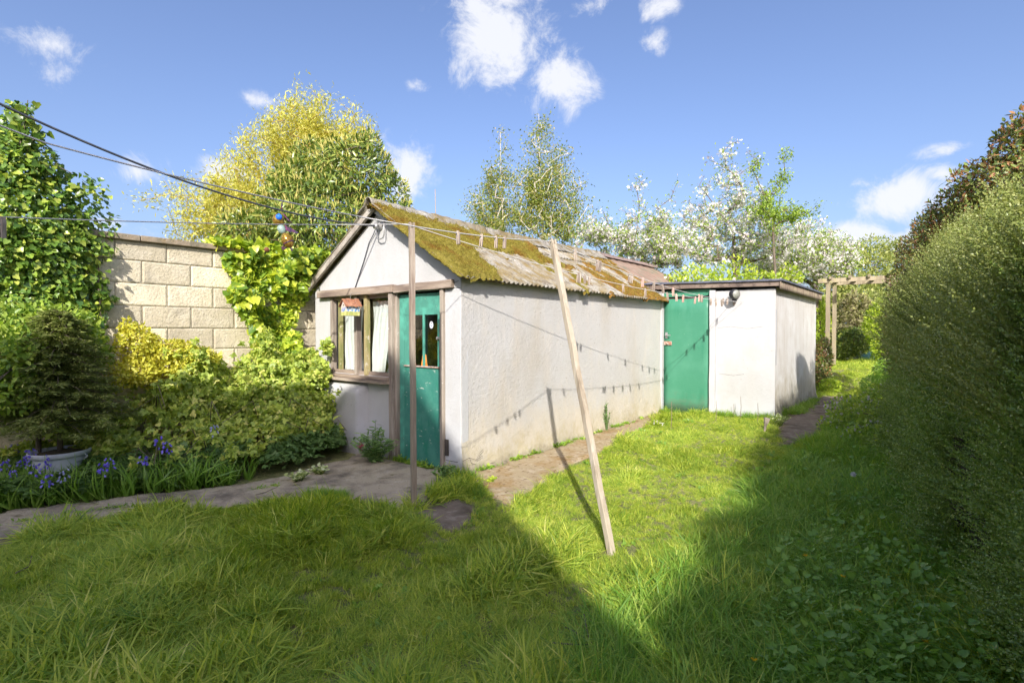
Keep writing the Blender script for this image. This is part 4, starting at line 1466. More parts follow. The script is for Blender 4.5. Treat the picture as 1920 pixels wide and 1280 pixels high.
def scatter(name, variants, mat, P, R, S, parent=None, label=None):
    """geometry-nodes copies of small tufts: what nobody could count"""
    c = bpy.data.collections.new(name + '_kinds')
    for i, (V, T, r) in enumerate(variants):
        me = arrmesh(name + '_kind', V, T, r); me.materials.append(mat)
        o = bpy.data.objects.new(f'{name}_kind_{i:02d}', me)
        c.objects.link(o)
    me = bpy.data.meshes.new(name)
    N = len(P)
    me.vertices.add(N)
    Pw = np.asarray(P, float)
    if parent is not None:
        Pw = Pw - base_of(parent)
    me.vertices.foreach_set('co', Pw.astype(np.float32).ravel())
    a = me.attributes.new('turn', 'FLOAT_VECTOR', 'POINT'); a.data.foreach_set('vector', euler(R).astype(np.float32).ravel())
    a = me.attributes.new('size', 'FLOAT', 'POINT'); a.data.foreach_set('value', np.broadcast_to(S, (N,)).astype(np.float32))
    a = me.attributes.new('which', 'INT', 'POINT'); a.data.foreach_set('value', rng.integers(0, len(variants), N).astype(np.int32))
    me.materials.append(mat)
    o = bpy.data.objects.new(name, me); COL.objects.link(o)
    if parent is not None:
        o.parent = parent
    o['kind'] = 'stuff'
    if label:
        o['label'] = label
    g_ = bpy.data.node_groups.new(name + '_scatter', 'GeometryNodeTree')
    g_.interface.new_socket('Geometry', in_out='INPUT', socket_type='NodeSocketGeometry')
    g_.interface.new_socket('Geometry', in_out='OUTPUT', socket_type='NodeSocketGeometry')
    gi = g_.nodes.new('NodeGroupInput'); go = g_.nodes.new('NodeGroupOutput')
    ci = g_.nodes.new('GeometryNodeCollectionInfo'); ci.inputs[0].default_value = c; ci.inputs[1].default_value = True; ci.inputs[2].default_value = True
    ip = g_.nodes.new('GeometryNodeInstanceOnPoints')
    ip.inputs['Pick Instance'].default_value = True

    def att(nm, ty):
        x = g_.nodes.new('GeometryNodeInputNamedAttribute'); x.data_type = ty; x.inputs[0].default_value = nm
        return x.outputs[0]
    g_.links.new(gi.outputs[0], ip.inputs['Points'])
    g_.links.new(ci.outputs[0], ip.inputs['Instance'])
    g_.links.new(att('which', 'INT'), ip.inputs['Instance Index'])
    g_.links.new(att('turn', 'FLOAT_VECTOR'), ip.inputs['Rotation'])
    g_.links.new(att('size', 'FLOAT'), ip.inputs['Scale'])
    g_.links.new(ip.outputs[0], go.inputs[0])
    md = o.modifiers.new('scatter', 'NODES'); md.node_group = g_
    return o


# ------------------------------------------------------------------ leaf materials
G = {}
G['grass'] = leafmat('grass_blades', [(0, (.12, .25, .035)), (.35, (.34, .475, .06)), (.75, (.63, .67, .10)), (1, (.90, .82, .32))], .42, .5, .35, True, (1.2, 1.2, .5))
G['long'] = leafmat('long_grass', [(0, (.12, .29, .04)), (.5, (.28, .46, .06)), (1, (.60, .64, .15))], .42, .45, .4, True, (1.25, 1.25, .5))
G['weed'] = leafmat('weed_leaves', [(0, (.15, .28, .05)), (.6, (.26, .43, .07)), (1, (.38, .52, .12))], .35, .4, .45, True)
G['hedge'] = leafmat('hedge_leaves', [(0, (.09, .17, .035)), (.45, (.20, .31, .055)), (.8, (.34, .43, .10)), (1, (.56, .56, .22))], .25, .32, .55, True, (1.3, 1.3, .6))
G['hedgetip'] = leafmat('hedge_shoots', [(0, (.13, .20, .05)), (.5, (.26, .32, .08)), (1, (.44, .45, .17))], .3, .4, .5, True, (1.3, 1.2, .6))
G['ivy'] = leafmat('ivy_leaves', [(0, (.05, .12, .02)), (.4, (.11, .19, .028)), (.8, (.21, .28, .04)), (1, (.30, .34, .06))], .28, .3, .5, False)
G['ivybright'] = leafmat('ivy_bright_leaves', [(0, (.10, .20, .03)), (.3, (.26, .37, .04)), (.65, (.46, .54, .055)), (1, (.64, .66, .09))], .35, .35, .5, False)
G['ivydark'] = leafmat('ivy_dark_leaves', [(0, (.07, .15, .03)), (.4, (.15, .26, .045)), (.75, (.30, .42, .06)), (1, (.52, .56, .10))], .22, .28, .55, False)
G['yellow'] = leafmat('golden_willow_leaves', [(0, (.38, .42, .08)), (.4, (.60, .60, .11)), (1, (.78, .72, .22))], .35, .5, .3, False, (1.2, 1.1, .6))
G['laurel'] = leafmat('laurel_leaves', [(0, (.08, .13, .03)), (.45, (.15, .22, .04)), (.8, (.25, .32, .055)), (1, (.46, .47, .11))], .2, .3, .6, False)
G['flowerspike'] = leafmat('laurel_flower_spikes', [(0, (.50, .48, .14)), (1, (.64, .55, .2))], .2, .7, .2, False)
G['birch'] = leafmat('birch_leaves', [(0, (.15, .21, .045)), (.5, (.28, .34, .075)), (.85, (.40, .38, .10)), (1, (.46, .35, .15))], .35, .45, .4, False)
G['apple'] = leafmat('apple_leaves', [(0, (.18, .28, .045)), (.5, (.30, .42, .065)), (1, (.42, .50, .09))], .35, .45, .4, False)
G['lime'] = leafmat('lime_green_leaves', [(0, (.24, .35, .04)), (.5, (.42, .52, .055)), (1, (.55, .6, .08))], .4, .45, .4, False)
G['blossom'] = leafmat('white_blossom', [(0, (.70, .58, .58)), (.3, (.78, .74, .72)), (1, (.84, .83, .80))], .3, .7, .2, False, (1, 1, 1))
G['gold'] = leafmat('golden_shrub_leaves', [(0, (.42, .47, .055)), (.5, (.68, .65, .07)), (1, (.80, .76, .16))], .35, .45, .4, False, (1.2, 1.1, .6))
G['bramble'] = leafmat('bramble_leaves', [(0, (.22, .29, .06)), (.4, (.38, .48, .09)), (.8, (.54, .60, .12)), (1, (.66, .62, .19))], .32, .42, .4, False)
G['bramblelow'] = leafmat('geranium_leaves', [(0, (.11, .20, .06)), (.6, (.21, .33, .09)), (1, (.34, .43, .13))], .3, .42, .4, True)
G['elder'] = leafmat('elder_leaves', [(0, (.16, .27, .05)), (.5, (.30, .42, .065)), (1, (.48, .55, .1))], .35, .42, .4, False)
G['fir'] = leafmat('fir_needles', [(0, (.14, .18, .05)), (.6, (.25, .30, .08)), (1, (.44, .46, .14))], .12, .45, .4, False)
G['copper'] = leafmat('copper_shrub_leaves', [(0, (.10, .15, .04)), (.55, (.20, .27, .06)), (.78, (.36, .20, .08)), (1, (.55, .26, .13))], .25, .35, .5, False, (1.3, 1.0, .6))
G['far'] = leafmat('far_leaves', [(0, (.16, .21, .055)), (.5, (.30, .34, .09)), (1, (.45, .44, .15))], .3, .5, .3, False)
G['farbrown'] = leafmat('dry_thicket', [(0, (.17, .14, .08)), (.5, (.26, .24, .12)), (1, (.34, .33, .16))], .3, .6, .2, False)
G['valerian'] = leafmat('valerian_leaves', [(0, (.12, .22, .07)), (.6, (.21, .34, .11)), (1, (.32, .43, .16))], .3, .45, .4, False)
G['blue'] = leafmat('bluebell_petals', [(0, (.20, .14, .75)), (.6, (.32, .24, .88)), (1, (.5, .44, .92))], .35, .5, .3, False, (1, 1, 1.2))
G['paleblue'] = leafmat('pale_bluebell_petals', [(0, (.4, .42, .7)), (1, (.6, .6, .85))], .35, .5, .3, False, (1, 1, 1))
G['strap'] = leafmat('bluebell_leaves', [(0, (.14, .28, .04)), (.6, (.25, .42, .06)), (1, (.38, .52, .1))], .35, .35, .5, True)
G['pinkflower'] = leafmat('pale_pink_petals', [(0, (.62, .50, .62)), (1, (.82, .76, .84))], .3, .6, .3, False, (1, 1, 1))
G['red'] = leafmat('crimson_petals', [(0, (.30, .02, .07)), (1, (.5, .06, .14))], .3, .6, .3, False, (1, 1, 1))
G['yellowflower'] = leafmat('dandelion_petals', [(0, (.75, .45, .01)), (1, (.85, .6, .02))], .2, .6, .3, False, (1, 1, 1))
G['varieg'] = leafmat('cream_edged_leaves', [(0, (.16, .24, .06)), (.4, (.45, .5, .2)), (1, (.72, .74, .5))], .3, .45, .4, False)
G['clock'] = leafmat('dandelion_clock', [(0, (.6, .6, .6)), (1, (.8, .8, .8))], .4, .8, .1, False, (1, 1, 1))
M['bark'] = pmat('brown_bark', (.13, .10, .075), [((.2, .16, .12), 9, .4, .65), ((.1, .12, .05), 5, .55, .7)], .95, (.8, 30))
M['twig'] = pmat('pale_twigs', (.24, .19, .13), [((.14, .1, .07), 9, .4, .65)], .9)
M['birchbark'] = pmat('birch_bark', (.62, .56, .48), [((.2, .16, .13), 16, .58, .66, (.4, .4, 2.5))], .8)
M['goldtwig'] = pmat('golden_twigs', (.42, .30, .09), [((.3, .2, .07), 9, .4, .65)], .8)

OVAL, DIAM, IVY, HEART = t_oval(), t_diam(), t_ivy(), t_heart()
LANCE = t_oval(1.0, .26, .1, .25)
NARROW = t_diam(1.0, .16, .05)
ROUND = t_oval(1.0, .8, .1, .1)
STAR = t_star()

# ------------------------------------------------------------------ grass
PB2 = [np.array([p[0], p[1]]) for p in PATH]
BED = [(-2.85, -5.5), (-2.85, -.02), (-1.55, -.02), (-1.42, -.35)] + [tuple(gp(*p)[:2]) for p in ((600, 878), (520, 900), (430, 918), (340, 928), (250, 938), (150, 950), (60, 962), (0, 970), (-260, 1100))]


def grass_ok(X, Y, m=.0):
    n1 = .05 * fbm(np.stack([X * 5, Y * 5, X * 0], -1), 3, 2)
    bad = inpoly(X + n1, Y + n1, PB2) | inpoly(X + n1, Y + n1, [p[:2] for p in STRIP]) | inpoly(X + n1, Y, [p[:2] for p in DIRT]) | inpoly(X + n1, Y, [p[:2] for p in BARE])
    bad |= inpoly(X, Y, BED) | (X < WX + .05)
    bad |= (X > XL) & (X < .02) & (Y > 0) & (Y < 7.4)
    bad |= (X < OX + .04) & (X > -.2) & (Y > 4.75) & (Y < 8.05)
    return ~bad


def tuft(nb, r, l, w, bend, lean=.15, dry=.03, spreadv=.35):
    ts = [t_blade(1, w / l, b, 4, lean) for b in (bend * .5, bend, bend * 1.5)]
    a = rng.random(nb) * 2 * PI; q = r * np.sqrt(rng.random(nb))
    P = np.stack([np.cos(a) * q, np.sin(a) * q, np.full(nb, -.01)], -1)
    Z = np.stack([np.cos(a) * q / r * spreadv, np.sin(a) * q / r * spreadv, np.ones(nb)], -1) + rng.normal(size=(nb, 3)) * .16
    R = frames(Z)
    V, T, rr = spread(ts, P, R, l * (.45 + .75 * rng.random(nb)))
    rr = rr * .92
    return V, T, rr


LT = [tuft(46, .07, .085, .0068, .6) for _ in range(5)] + [tuft(40, .06, .11, .0070, .85, .25) for _ in range(4)]


def area_pts(n, x0, x1, y0, y1):
    return rng.uniform(x0, x1, n), rng.uniform(y0, y1, n)


def vis(P, mx=70, my=70):
    v = P - CAM
    d = v @ FW
    px = 960 + FPX * (v @ RT) / np.maximum(d, .05); py = 640 - FPX * (v @ UP) / np.maximum(d, .05)
    return (d > .3) & (px > -mx - 60) & (px < 1920 + mx) & (py < 1280 + my + 130)


def place_tufts(name, variants, mat, n, box, okf, sizef, tilt=.18, label=None, lean=(0, 0)):
    X, Y = area_pts(n, *box)
    k = okf(X, Y)
    X, Y = X[k], Y[k]
    P = np.stack([X, Y, gz(X, Y)], -1)
    k = vis(P, 500, 200)
    P = P[k]
    S = sizef(P)
    k = S > .05
    P, S = P[k], S[k]
    Z = np.tile([0, 0, 1.0], (len(P), 1)) + rng.normal(size=P.shape) * tilt
    w = np.stack([fbm(P * 1.1 + 7, 2, 4), fbm(P * 1.1 + 3, 2, 6), P[:, 0] * 0], -1) * .9 + np.array([lean[0], lean[1], 0])
    e0 = .05
    c0 = clump(P)
    gr = np.stack([clump(P + [e0, 0, 0]) - c0, clump(P + [0, e0, 0]) - c0, 0 * c0], -1) / e0
    R = frames(Z + w - np.clip(gr * .16, -1.1, 1.1))
    o = scatter(name, variants, mat, P, R, S)
    if label:
        o['label'] = label
    return o


def clump(P):
    return fbm(P * np.array([2.9, 2.9, 0]) + 5, 2, 12)


def lawn_size(P):
    tus = ss(-.15, .5, clump(P))
    s = .50 + 1.0 * tus + .25 * fbm(P * 4, 2, 3)
    sunny = ss(-1.2, .6, P[:, 1]) * ss(.3, 1.0, P[:, 0])
    s = s * (1 - .45 * sunny)
    return np.clip(s, .25, 2.2) * (.8 + .4 * rng.random(len(P)))


place_tufts('lawn_grass', LT, G['grass'], 46000, (-2.2, 4.0, -3.4, 5.0), grass_ok, lawn_size)
place_tufts('far_grass', LT, G['grass'], 16000, (-.2, 7.0, 5.0, 15.0), grass_ok, lambda P: lawn_size(P) * (1 + .1 * (P[:, 1] - 4)))
HT = [tuft(44, .05, .145, .0062, .8, .2) for _ in range(5)]


def tus_size(P):
    n = clump(P)
    shade_right = ss(1.9, 2.5, P[:, 0] + .12 * P[:, 1] * 0) * (P[:, 1] < 4.5)
    s = np.where(n > .22, .5 + .5 * rng.random(len(P)), 0) * (P[:, 1] < .2)
    s2 = shade_right * (.45 + .5 * rng.random(len(P))) * (rng.random(len(P)) < .75)
    return np.maximum(s * .75, s2)


place_tufts('long_grass', HT, G['long'], 9000, (-1.8, 3.9, -3.4, 6.0), grass_ok, tus_size, .25)


def tall_right(P):
    hx = 2.15 + .25 * fbm(P * 1.5, 2, 8)
    return np.where(P[:, 0] > hx + .25, (.6 + .7 * rng.random(len(P))), 0) * (rng.random(len(P)) < .65)


place_tufts('long_grass', HT, G['long'], 6500, (2.0, 4.0, -2.6, 5.0), grass_ok, tall_right, .2)


def edge_size(P):
    return .35 + .45 * rng.random(len(P))


# grass fringes in the cracks and along walls
def fringe(pts, n, w, s0, s1, variants=HT, mat='long', name='edge_grass'):
    pts = np.array([p[:2] for p in pts])
    seg = np.linalg.norm(np.diff(pts, axis=0), axis=1); cum = np.concatenate([[0], np.cumsum(seg)])
    u = rng.random(n) * cum[-1]
    XY = np.stack([np.interp(u, cum, pts[:, 0]), np.interp(u, cum, pts[:, 1])], -1) + rng.normal(size=(n, 2)) * w
    XY = XY[(fbm(np.stack([XY[:, 0] * 4, XY[:, 1] * 4, XY[:, 0] * 0], -1), 2, 17) > -.1)]
    P = np.stack([XY[:, 0], XY[:, 1], gz(XY[:, 0], XY[:, 1]) + .01], -1)
    Z = np.tile([0, 0, 1.0], (len(P), 1)) + rng.normal(size=P.shape) * .25
    return scatter(name, variants, G[mat], P, frames(Z), s0 + (s1 - s0) * rng.random(len(P)))


ST = [tuft(22, .03, .07, .0045, .7, .25) for _ in range(4)]
WT = []
for _ in range(4):
    V, T, r = spread([ROUND, OVAL], rng.normal(size=(16, 3)) * [.022, .022, .0] + [0, 0, .012],
                     frames(np.stack([rng.normal(size=16), rng.normal(size=16), np.full(16, .7)], -1), .3, np.tile([0, 0, 1.0], (16, 1))), .02 + .02 * rng.random(16))
    WT.append((V, T, r))
fringe([gp(*p) for p in ((-100, 1000), (100, 975), (200, 960), (330, 950), (430, 930), (520, 915))], 320, .02, .4, .9, ST + WT)
fringe([(.03, .15), (.06, 1.2), (.05, 2.6), (.05, 4.7)], 260, .03, .5, 1.3, ST + WT + WT)
fringe([(-.02, -.05), (.14, -.1), (.25, -.4)], 60, .05, .5, .9)
fringe([gp(*p) for p in ((815, 930), (860, 915), (900, 935), (900, 960))], 70, .035, .4, .8)
fringe([gp(*p) for p in ((580, 930), (620, 932), (650, 938))], 70, .03, .35, .6)
fringe([(.05, 4.66), (.9, 4.68), (1.74, 4.72), (1.79, 5.6)], 220, .06, .4, .9)
fringe([(-.98, -.03), (-.3, -.03)], 90, .025, .5, 1.2, ST + WT)
fringe([(1.85, 5.2), (1.86, 8.0)], 200, .07, .4, .9, HT + WT)
CL = [(V * 1.0, T, r) for (V, T, r) in WT]
place_tufts('lawn_weeds', CL, G['weed'], 900, (-1.8, 3.6, -3.2, 4.6), grass_ok, lambda P: (fbm(P * 1.4 + 50, 2, 5) > .05) * (.45 + .7 * rng.random(len(P))), .25)

# short dry stems by the outbuilding
random.seed(5)
for i, (px, py, h_, lab) in enumerate(((1258, 808, .40, 'tall thin dry stem in front of the plain green door'), (1342, 790, .30, 'thin dry stem before the peeling door post'), (1375, 782, .2, 'short dry stem before the white outbuilding wall'),
                         (1388, 785, .34, 'tallest dry stem before the white outbuilding wall'), (1420, 795, .30, 'thin dry stem near the outbuilding corner'))):
    b = gp(px, py)
    o = MB().tube([b, b + [0.01, 0, h_ * .5], b + [.0, .01, h_]], [.005, .004, .003], 5).build('dry_stem', M['twig'], None)
    tag(o, lab, 'stem', 'dry stems by the outbuilding')

# ------------------------------------------------------------------ trees behind


def tree(name, label, cat, base, top, ells, ntip, leafs, bark, step=.22, r_tip=.004, r_max=.12, group=None, upness=.6, power=.45, extra_targets=None):
    """leafs: list of (part name, template(s), material key, per tip, spread, size, droop)"""
    t = thing(name, label, cat, tuple(base), group)
    path = [base + (top - base) * f + np.array([.05 * math.sin(f * 5), .05 * math.sin(f * 4 + 1), 0]) for f in np.linspace(0, 1, 12)]
    tg = in_ell(ells, ntip)
    if extra_targets is not None:
        tg = np.vstack([tg, extra_targets])
    A, par, tips = skeleton(path, tg, step, step * .12, upness)
    veg('trunk', branches(A, par, tips, r_tip, power, r_max), bark, t)
    # leaf carriers: the tip node and a few nodes behind it
    car, dr = [], []
    for tp in tips:
        j = tp
        for _ in range(3):
            car.append(A[j]); dr.append(A[j] - A[par[j]] if par[j] >= 0 else np.array([0, 0, 1.]))
            j = par[j]
            if j < 0:
                break
    car = np.array(car); dr = np.array(dr); dr /= np.linalg.norm(dr, axis=1, keepdims=True) + 1e-9
    for (pn, tm, mk, per, spd, size, droop) in leafs:
        k = rng.integers(0, len(car), int(per * len(tips)))
        P = car[k] + rng.normal(size=(len(k), 3)) * spd
        Z = dr[k] * .6 + rng.normal(size=(len(k), 3)) * .8 + np.array([0, 0, -droop])
        veg(pn, spread(tm, P, frames(Z, .6, np.tile([0, 0, 1.0], (len(k), 1))), size * (.6 + .8 * rng.random(len(k)))), G[mk], t)
    return t


def E(px, py, d, rx, ry, rd=None):
    """ellipsoid seen at a photo pixel, half sizes in photo pixels there"""
    k = d / FPX
    return (atd(px, py, d), (rx * k, (rd or rx) * k, ry * k))


D1 = 9.2
b = atd(545, 640, D1); b[2] = 0
cl = [sprig(NARROW, 9, .35, .30, .3, .9) for _ in range(3)]
# golden willow with wiry tips
wil = [E(400, 385, D1, 75, 62), E(455, 335, D1, 55, 55), E(530, 290, D1, 80, 85), E(590, 235, D1, 60, 48), E(650, 260, D1, 45, 45), E(480, 400, D1, 80, 60), E(360, 420, D1, 40, 40), E(610, 310, D1 + .3, 90, 90)]
xt = np.array([atd(*p, D1) for p in ((556, 165), (585, 168), (500, 232), (462, 270), (455, 305), (415, 300), (405, 340), (690, 232), (340, 372), (330, 400), (262, 375), (285, 372), (310, 340), (555, 190), (610, 185), (640, 195), (665, 215))])
tree('golden_tree', 'bright yellow leafed tree with wiry shoots rising behind the block wall', 'tree', b, atd(560, 330, D1), wil, 420,
     [('crown', [NARROW, t_diam(1, .3, .1)], 'yellow', 125, .10, .070, .25)], M['goldtwig'], .2, .0035, .09, extra_targets=xt)
# dark evergreen with flower spikes, in front of it
D2 = 8.1
lau = [E(600, 400, D2, 110, 75), E(665, 320, D2, 70, 60), E(690, 275, D2, 22, 32), E(560, 360, D2, 55, 60), E(480, 430, D2, 60, 34), E(735, 375, D2, 30, 52), E(640, 440, D2, 130, 60), E(740, 420, D2, 40, 50), E(590, 300, D2 + .2, 42, 40)]
b = atd(640, 640, D2); b[2] = 0
P, N = shell(lau, 15000, .38, .22, 3, 3.0)
lt = thing('laurel_tree', 'dark glossy evergreen tree full of pale flower spikes, behind the shed roof', 'tree', tuple(b))
A, par, tips = skeleton([b + (atd(640, 400, D2) - b) * f for f in np.linspace(0, 1, 10)], in_ell(lau, 160), .25, .03)
veg('trunk', branches(A, par, tips, .006, .45, .12), M['bark'], lt)
Z = N * .8 + rng.normal(size=P.shape) * .6 + [0, 0, -.25]
veg('crown', spread(LANCE, P, frames(Z, .5, N + [0, 0, .4]), .105 * (.6 + .7 * rng.random(len(P)))), G['laurel'], lt)
P, N = shell(lau, 2400, .1, .24, 3, 3.0)
Z = N * .35 + [0, 0, .9] + rng.normal(size=P.shape) * .25
spk = join([(V * [1, 1, 1], T, r) for V, T, r in (NARROW, (NARROW[0][:, [1, 0, 2]], NARROW[1], NARROW[2]))])
veg('blossoms', spread(spk, P, frames(Z), .095 * (.6 + .7 * rng.random(len(P)))), G['flowerspike'], lt)

# birches
D3 = 14.0
for (bx, topy, ells, nt, lab) in (
        (943, 236, [E(942, 268, D3, 17, 36), E(938, 330, D3, 38, 50), E(915, 385, D3, 52, 48), E(920, 435, D3, 58, 42)], 190, 'smaller left hand birch with a thin airy crown behind the shed roof'),
        (1015, 205, [E(1018, 230, D3, 17, 40), E(1022, 290, D3, 46, 48), E(1035, 350, D3, 70, 55), E(1045, 415, D3, 84, 50), E(990, 370, D3, 40, 60)], 330, 'taller right hand birch with pale trunk and airy crown behind the shed roof')):
    b = atd(bx + 4, 640, D3); b[2] = .3
    b[2] = float(gz(b[0], b[1]))
    tree('birch_tree', lab, 'birch', b, atd(bx, topy + 12, D3), ells, nt, [('crown', DIAM, 'birch', 50, .12, .064, .6)], M['birchbark'], .28, .005, .05, 'birches behind the shed', power=.4)

# blossom trees
D4 = 12.0
fl5 = STAR
b = atd(1215, 640, D4); b[2] = float(gz(b[0], b[1]))
tree('apple_tree', 'low wide apple tree in white blossom just beyond the shed ridge', 'apple tree', b, atd(1210, 480, D4),
     [E(1150, 430, D4, 60, 32), E(1220, 420, D4, 50, 34), E(1260, 460, D4, 70, 45), E(1110, 440, D4, 45, 22), E(1200, 470, D4, 90, 35)], 240,
     [('crown', OVAL, 'apple', 34, .09, .055, .2), ('blossoms', fl5, 'blossom', 24, .07, .031, 0)], M['bark'], .24, .005, .1, 'blossoming apple trees',
     extra_targets=np.array([atd(*p, D4) for p in ((1195, 335), (1193, 350), (1205, 345), (1198, 380), (1170, 395), (1268, 345), (1258, 372), (1130, 395), (1290, 392))]))
D5 = 13.0
b = atd(1380, 640, D5); b[2] = float(gz(b[0], b[1]))
tree('apple_tree', 'tallest apple tree, white blossom on long upright shoots above the outbuilding', 'apple tree', b, atd(1380, 420, D5),
     [E(1370, 330, D5, 34, 52), E(1340, 400, D5, 70, 50), E(1410, 380, D5, 50, 50), E(1300, 440, D5, 60, 40), E(1380, 450, D5, 100, 55), E(1450, 440, D5, 60, 45)], 330,
     [('crown', OVAL, 'apple', 22, .09, .055, .2), ('blossoms', fl5, 'blossom', 19, .06, .033, 0)], M['bark'], .24, .005, .1, 'blossoming apple trees', upness=.9,
     extra_targets=np.array([atd(*p, D5) for p in ((1370, 270), (1385, 265), (1355, 285), (1400, 285), (1330, 300), (1345, 330), (1320, 330), (1420, 300), (1290, 380), (1310, 350))]))
D6 = 14.0
b = atd(1530, 640, D6); b[2] = float(gz(b[0], b[1]))
tree('apple_tree', 'rounded apple tree thick with white blossom right of the outbuilding roof', 'apple tree', b, atd(1530, 480, D6),
     [E(1500, 440, D6, 50, 40), E(1560, 470, D6, 50, 40), E(1500, 490, D6, 90, 45), E(1450, 490, D6, 60, 35), E(1590, 490, D6, 30, 30)], 340,
     [('crown', OVAL, 'apple', 34, .1, .06, .2), ('blossoms', fl5, 'blossom', 26, .08, .034, 0)], M['bark'], .26, .005, .1, 'blossoming apple trees')
D7 = 11.6
b = atd(1455, 640, D7); b[2] = float(gz(b[0], b[1]))
tree('young_tree', 'slender young tree with fresh green leaves standing among the white blossom', 'tree', b, atd(1455, 400, D7),
     [E(1470, 320, D7, 14, 35), E(1455, 380, D7, 25, 40), E(1480, 395, D7, 40, 16), E(1415, 330, D7, 12, 40), E(1430, 400, D7, 30, 30), E(1515, 392, D7, 20, 10)], 75,
     [('crown', OVAL, 'apple', 46, .07, .055, .3)], M['bark'], .2, .004, .05, upness=1.2, extra_targets=np.array([atd(*p, D7) for p in ((1478, 285), (1474, 292), (1412, 290), (1540, 385))]))


def bush(name, label, ells, n, tm, mk, size, cat='bush', depth=.4, rough=.3, group=None, core=True, droop=0.0, seed=1, nscale=2.5, updir=.3, bark='bark', extra=None):
    lo = min(ells, key=lambda e: e[0][2])[0]
    b = np.array([np.mean([e[0][0] for e in ells]), np.mean([e[0][1] for e in ells]), 0])
    b[2] = float(gz(b[0], b[1]))
    t = thing(name, label, cat, tuple(b), group)
    A, par, tips = skeleton([b + [0, 0, .3 * f * (np.mean([e[0][2] for e in ells]) - b[2]) / .3] for f in np.linspace(0, 1, 6)], in_ell(ells, max(24, n // 140)), .2, .02)
    veg('stems', branches(A, par, tips, .004, .42, .05), M[bark], t)
    P, N = shell(ells, n, depth, rough, seed, nscale)
    k = P[:, 2] > gz(P[:, 0], P[:, 1])
    P, N = P[k], N[k]
    Z = N * .6 + rng.normal(size=P.shape) * .65 + [0, 0, updir - droop]
    veg('foliage', spread(tm, P, frames(Z, .5, N + [0, 0, .6]), size * (.55 + .8 * rng.random(len(P)))), G[mk], t)
    if extra:
        for (pn, tm2, mk2, n2, s2) in extra:
            P, N = shell(ells, n2, .08, rough, seed, nscale)
            veg(pn, spread(tm2, P, frames(N + rng.normal(size=P.shape) * .4), s2 * (.6 + .7 * rng.random(len(P)))), G[mk2], t)
    return t


bush('lime_bush', 'vivid lime green bush showing above the flat roof of the outbuilding', [E(1310, 525, 10.8, 40, 26), E(1265, 535, 10.8, 30, 22), E(1375, 518, 10.8, 36, 26), E(1430, 532, 10.8, 40, 24), E(1480, 520, 10.8, 24, 22), E(1340, 580, 10.8, 110, 50)], 7000, OVAL, 'lime', .075, rough=.6,
     extra=[('blossoms', STAR, 'blossom', 260, .035)])
bush('thicket_bush', 'tall pale green thicket behind the timber arch', [E(1600, 590, 17, 75, 70), E(1560, 560, 17, 40, 60), E(1680, 580, 17, 60, 70), E(1620, 500, 19, 50, 40)], 12000, [OVAL, DIAM], 'far', .12, rough=.4)
bush('thicket_bush', 'sandy brown tangle of dry twigs seen through the timber arch', [E(1600, 590, 16, 30, 40), E(1630, 600, 16, 30, 34), E(1580, 630, 15.5, 30, 20)], 4500, [NARROW, DIAM], 'farbrown', .12, rough=.4)
bush('dark_bush', 'dark green rounded bush in shade beyond the arch beside the bin', [E(1600, 640, 15, 30, 26), E(1570, 655, 15, 24, 18)], 5000, OVAL, 'laurel', .075, group=None)
bush('leafy_bush', 'fresh green upright bush beside the right post of the arch', [E(1648, 610, 13.6, 26, 50), E(1660, 650, 13.4, 24, 30)], 5500, OVAL, 'lime', .07)
bush('hawthorn', 'twiggy pale tree on the skyline right of the blossom', [E(1640, 470, 22, 40, 26), E(1700, 470, 22, 50, 22), E(1590, 480, 21, 34, 26)], 4200, DIAM, 'far', .10, cat='tree', rough=.5)
bush('wall_foot_shrub', 'small orange tinted shrub at the far corner of the outbuilding', [E(1545, 668, 11.4, 14, 36), E(1540, 700, 11.2, 16, 20)], 2600, OVAL, 'copper', .05, cat='shrub')
bush('wall_foot_shrub', 'green bushy growth against the far end of the outbuilding wall', [E(1538, 610, 14.0, 16, 50), E(1556, 730, 10.9, 20, 20)], 4500, OVAL, 'lime', .055, cat='shrub')
# distant wood closing the horizon all round
fe = []
for k in range(46):
    an = 2 * PI * k / 46
    rr_ = 60 + 8 * math.sin(k * 3.1)
    fe.append((np.array([3.5 + rr_ * math.cos(an), -3.6 + rr_ * math.sin(an), 1.5]), (5.5, 5.5, 3.6 + 1.2 * math.sin(k * 1.7))))
P, N = shell(fe, 26000, .25, .3, 9, .4)
veg('distant_trees', spread(DIAM, P, frames(N + rng.normal(size=P.shape) * .5), .9), G['far'], None, 'stuff')

# ------------------------------------------------------------------ climbing ivy


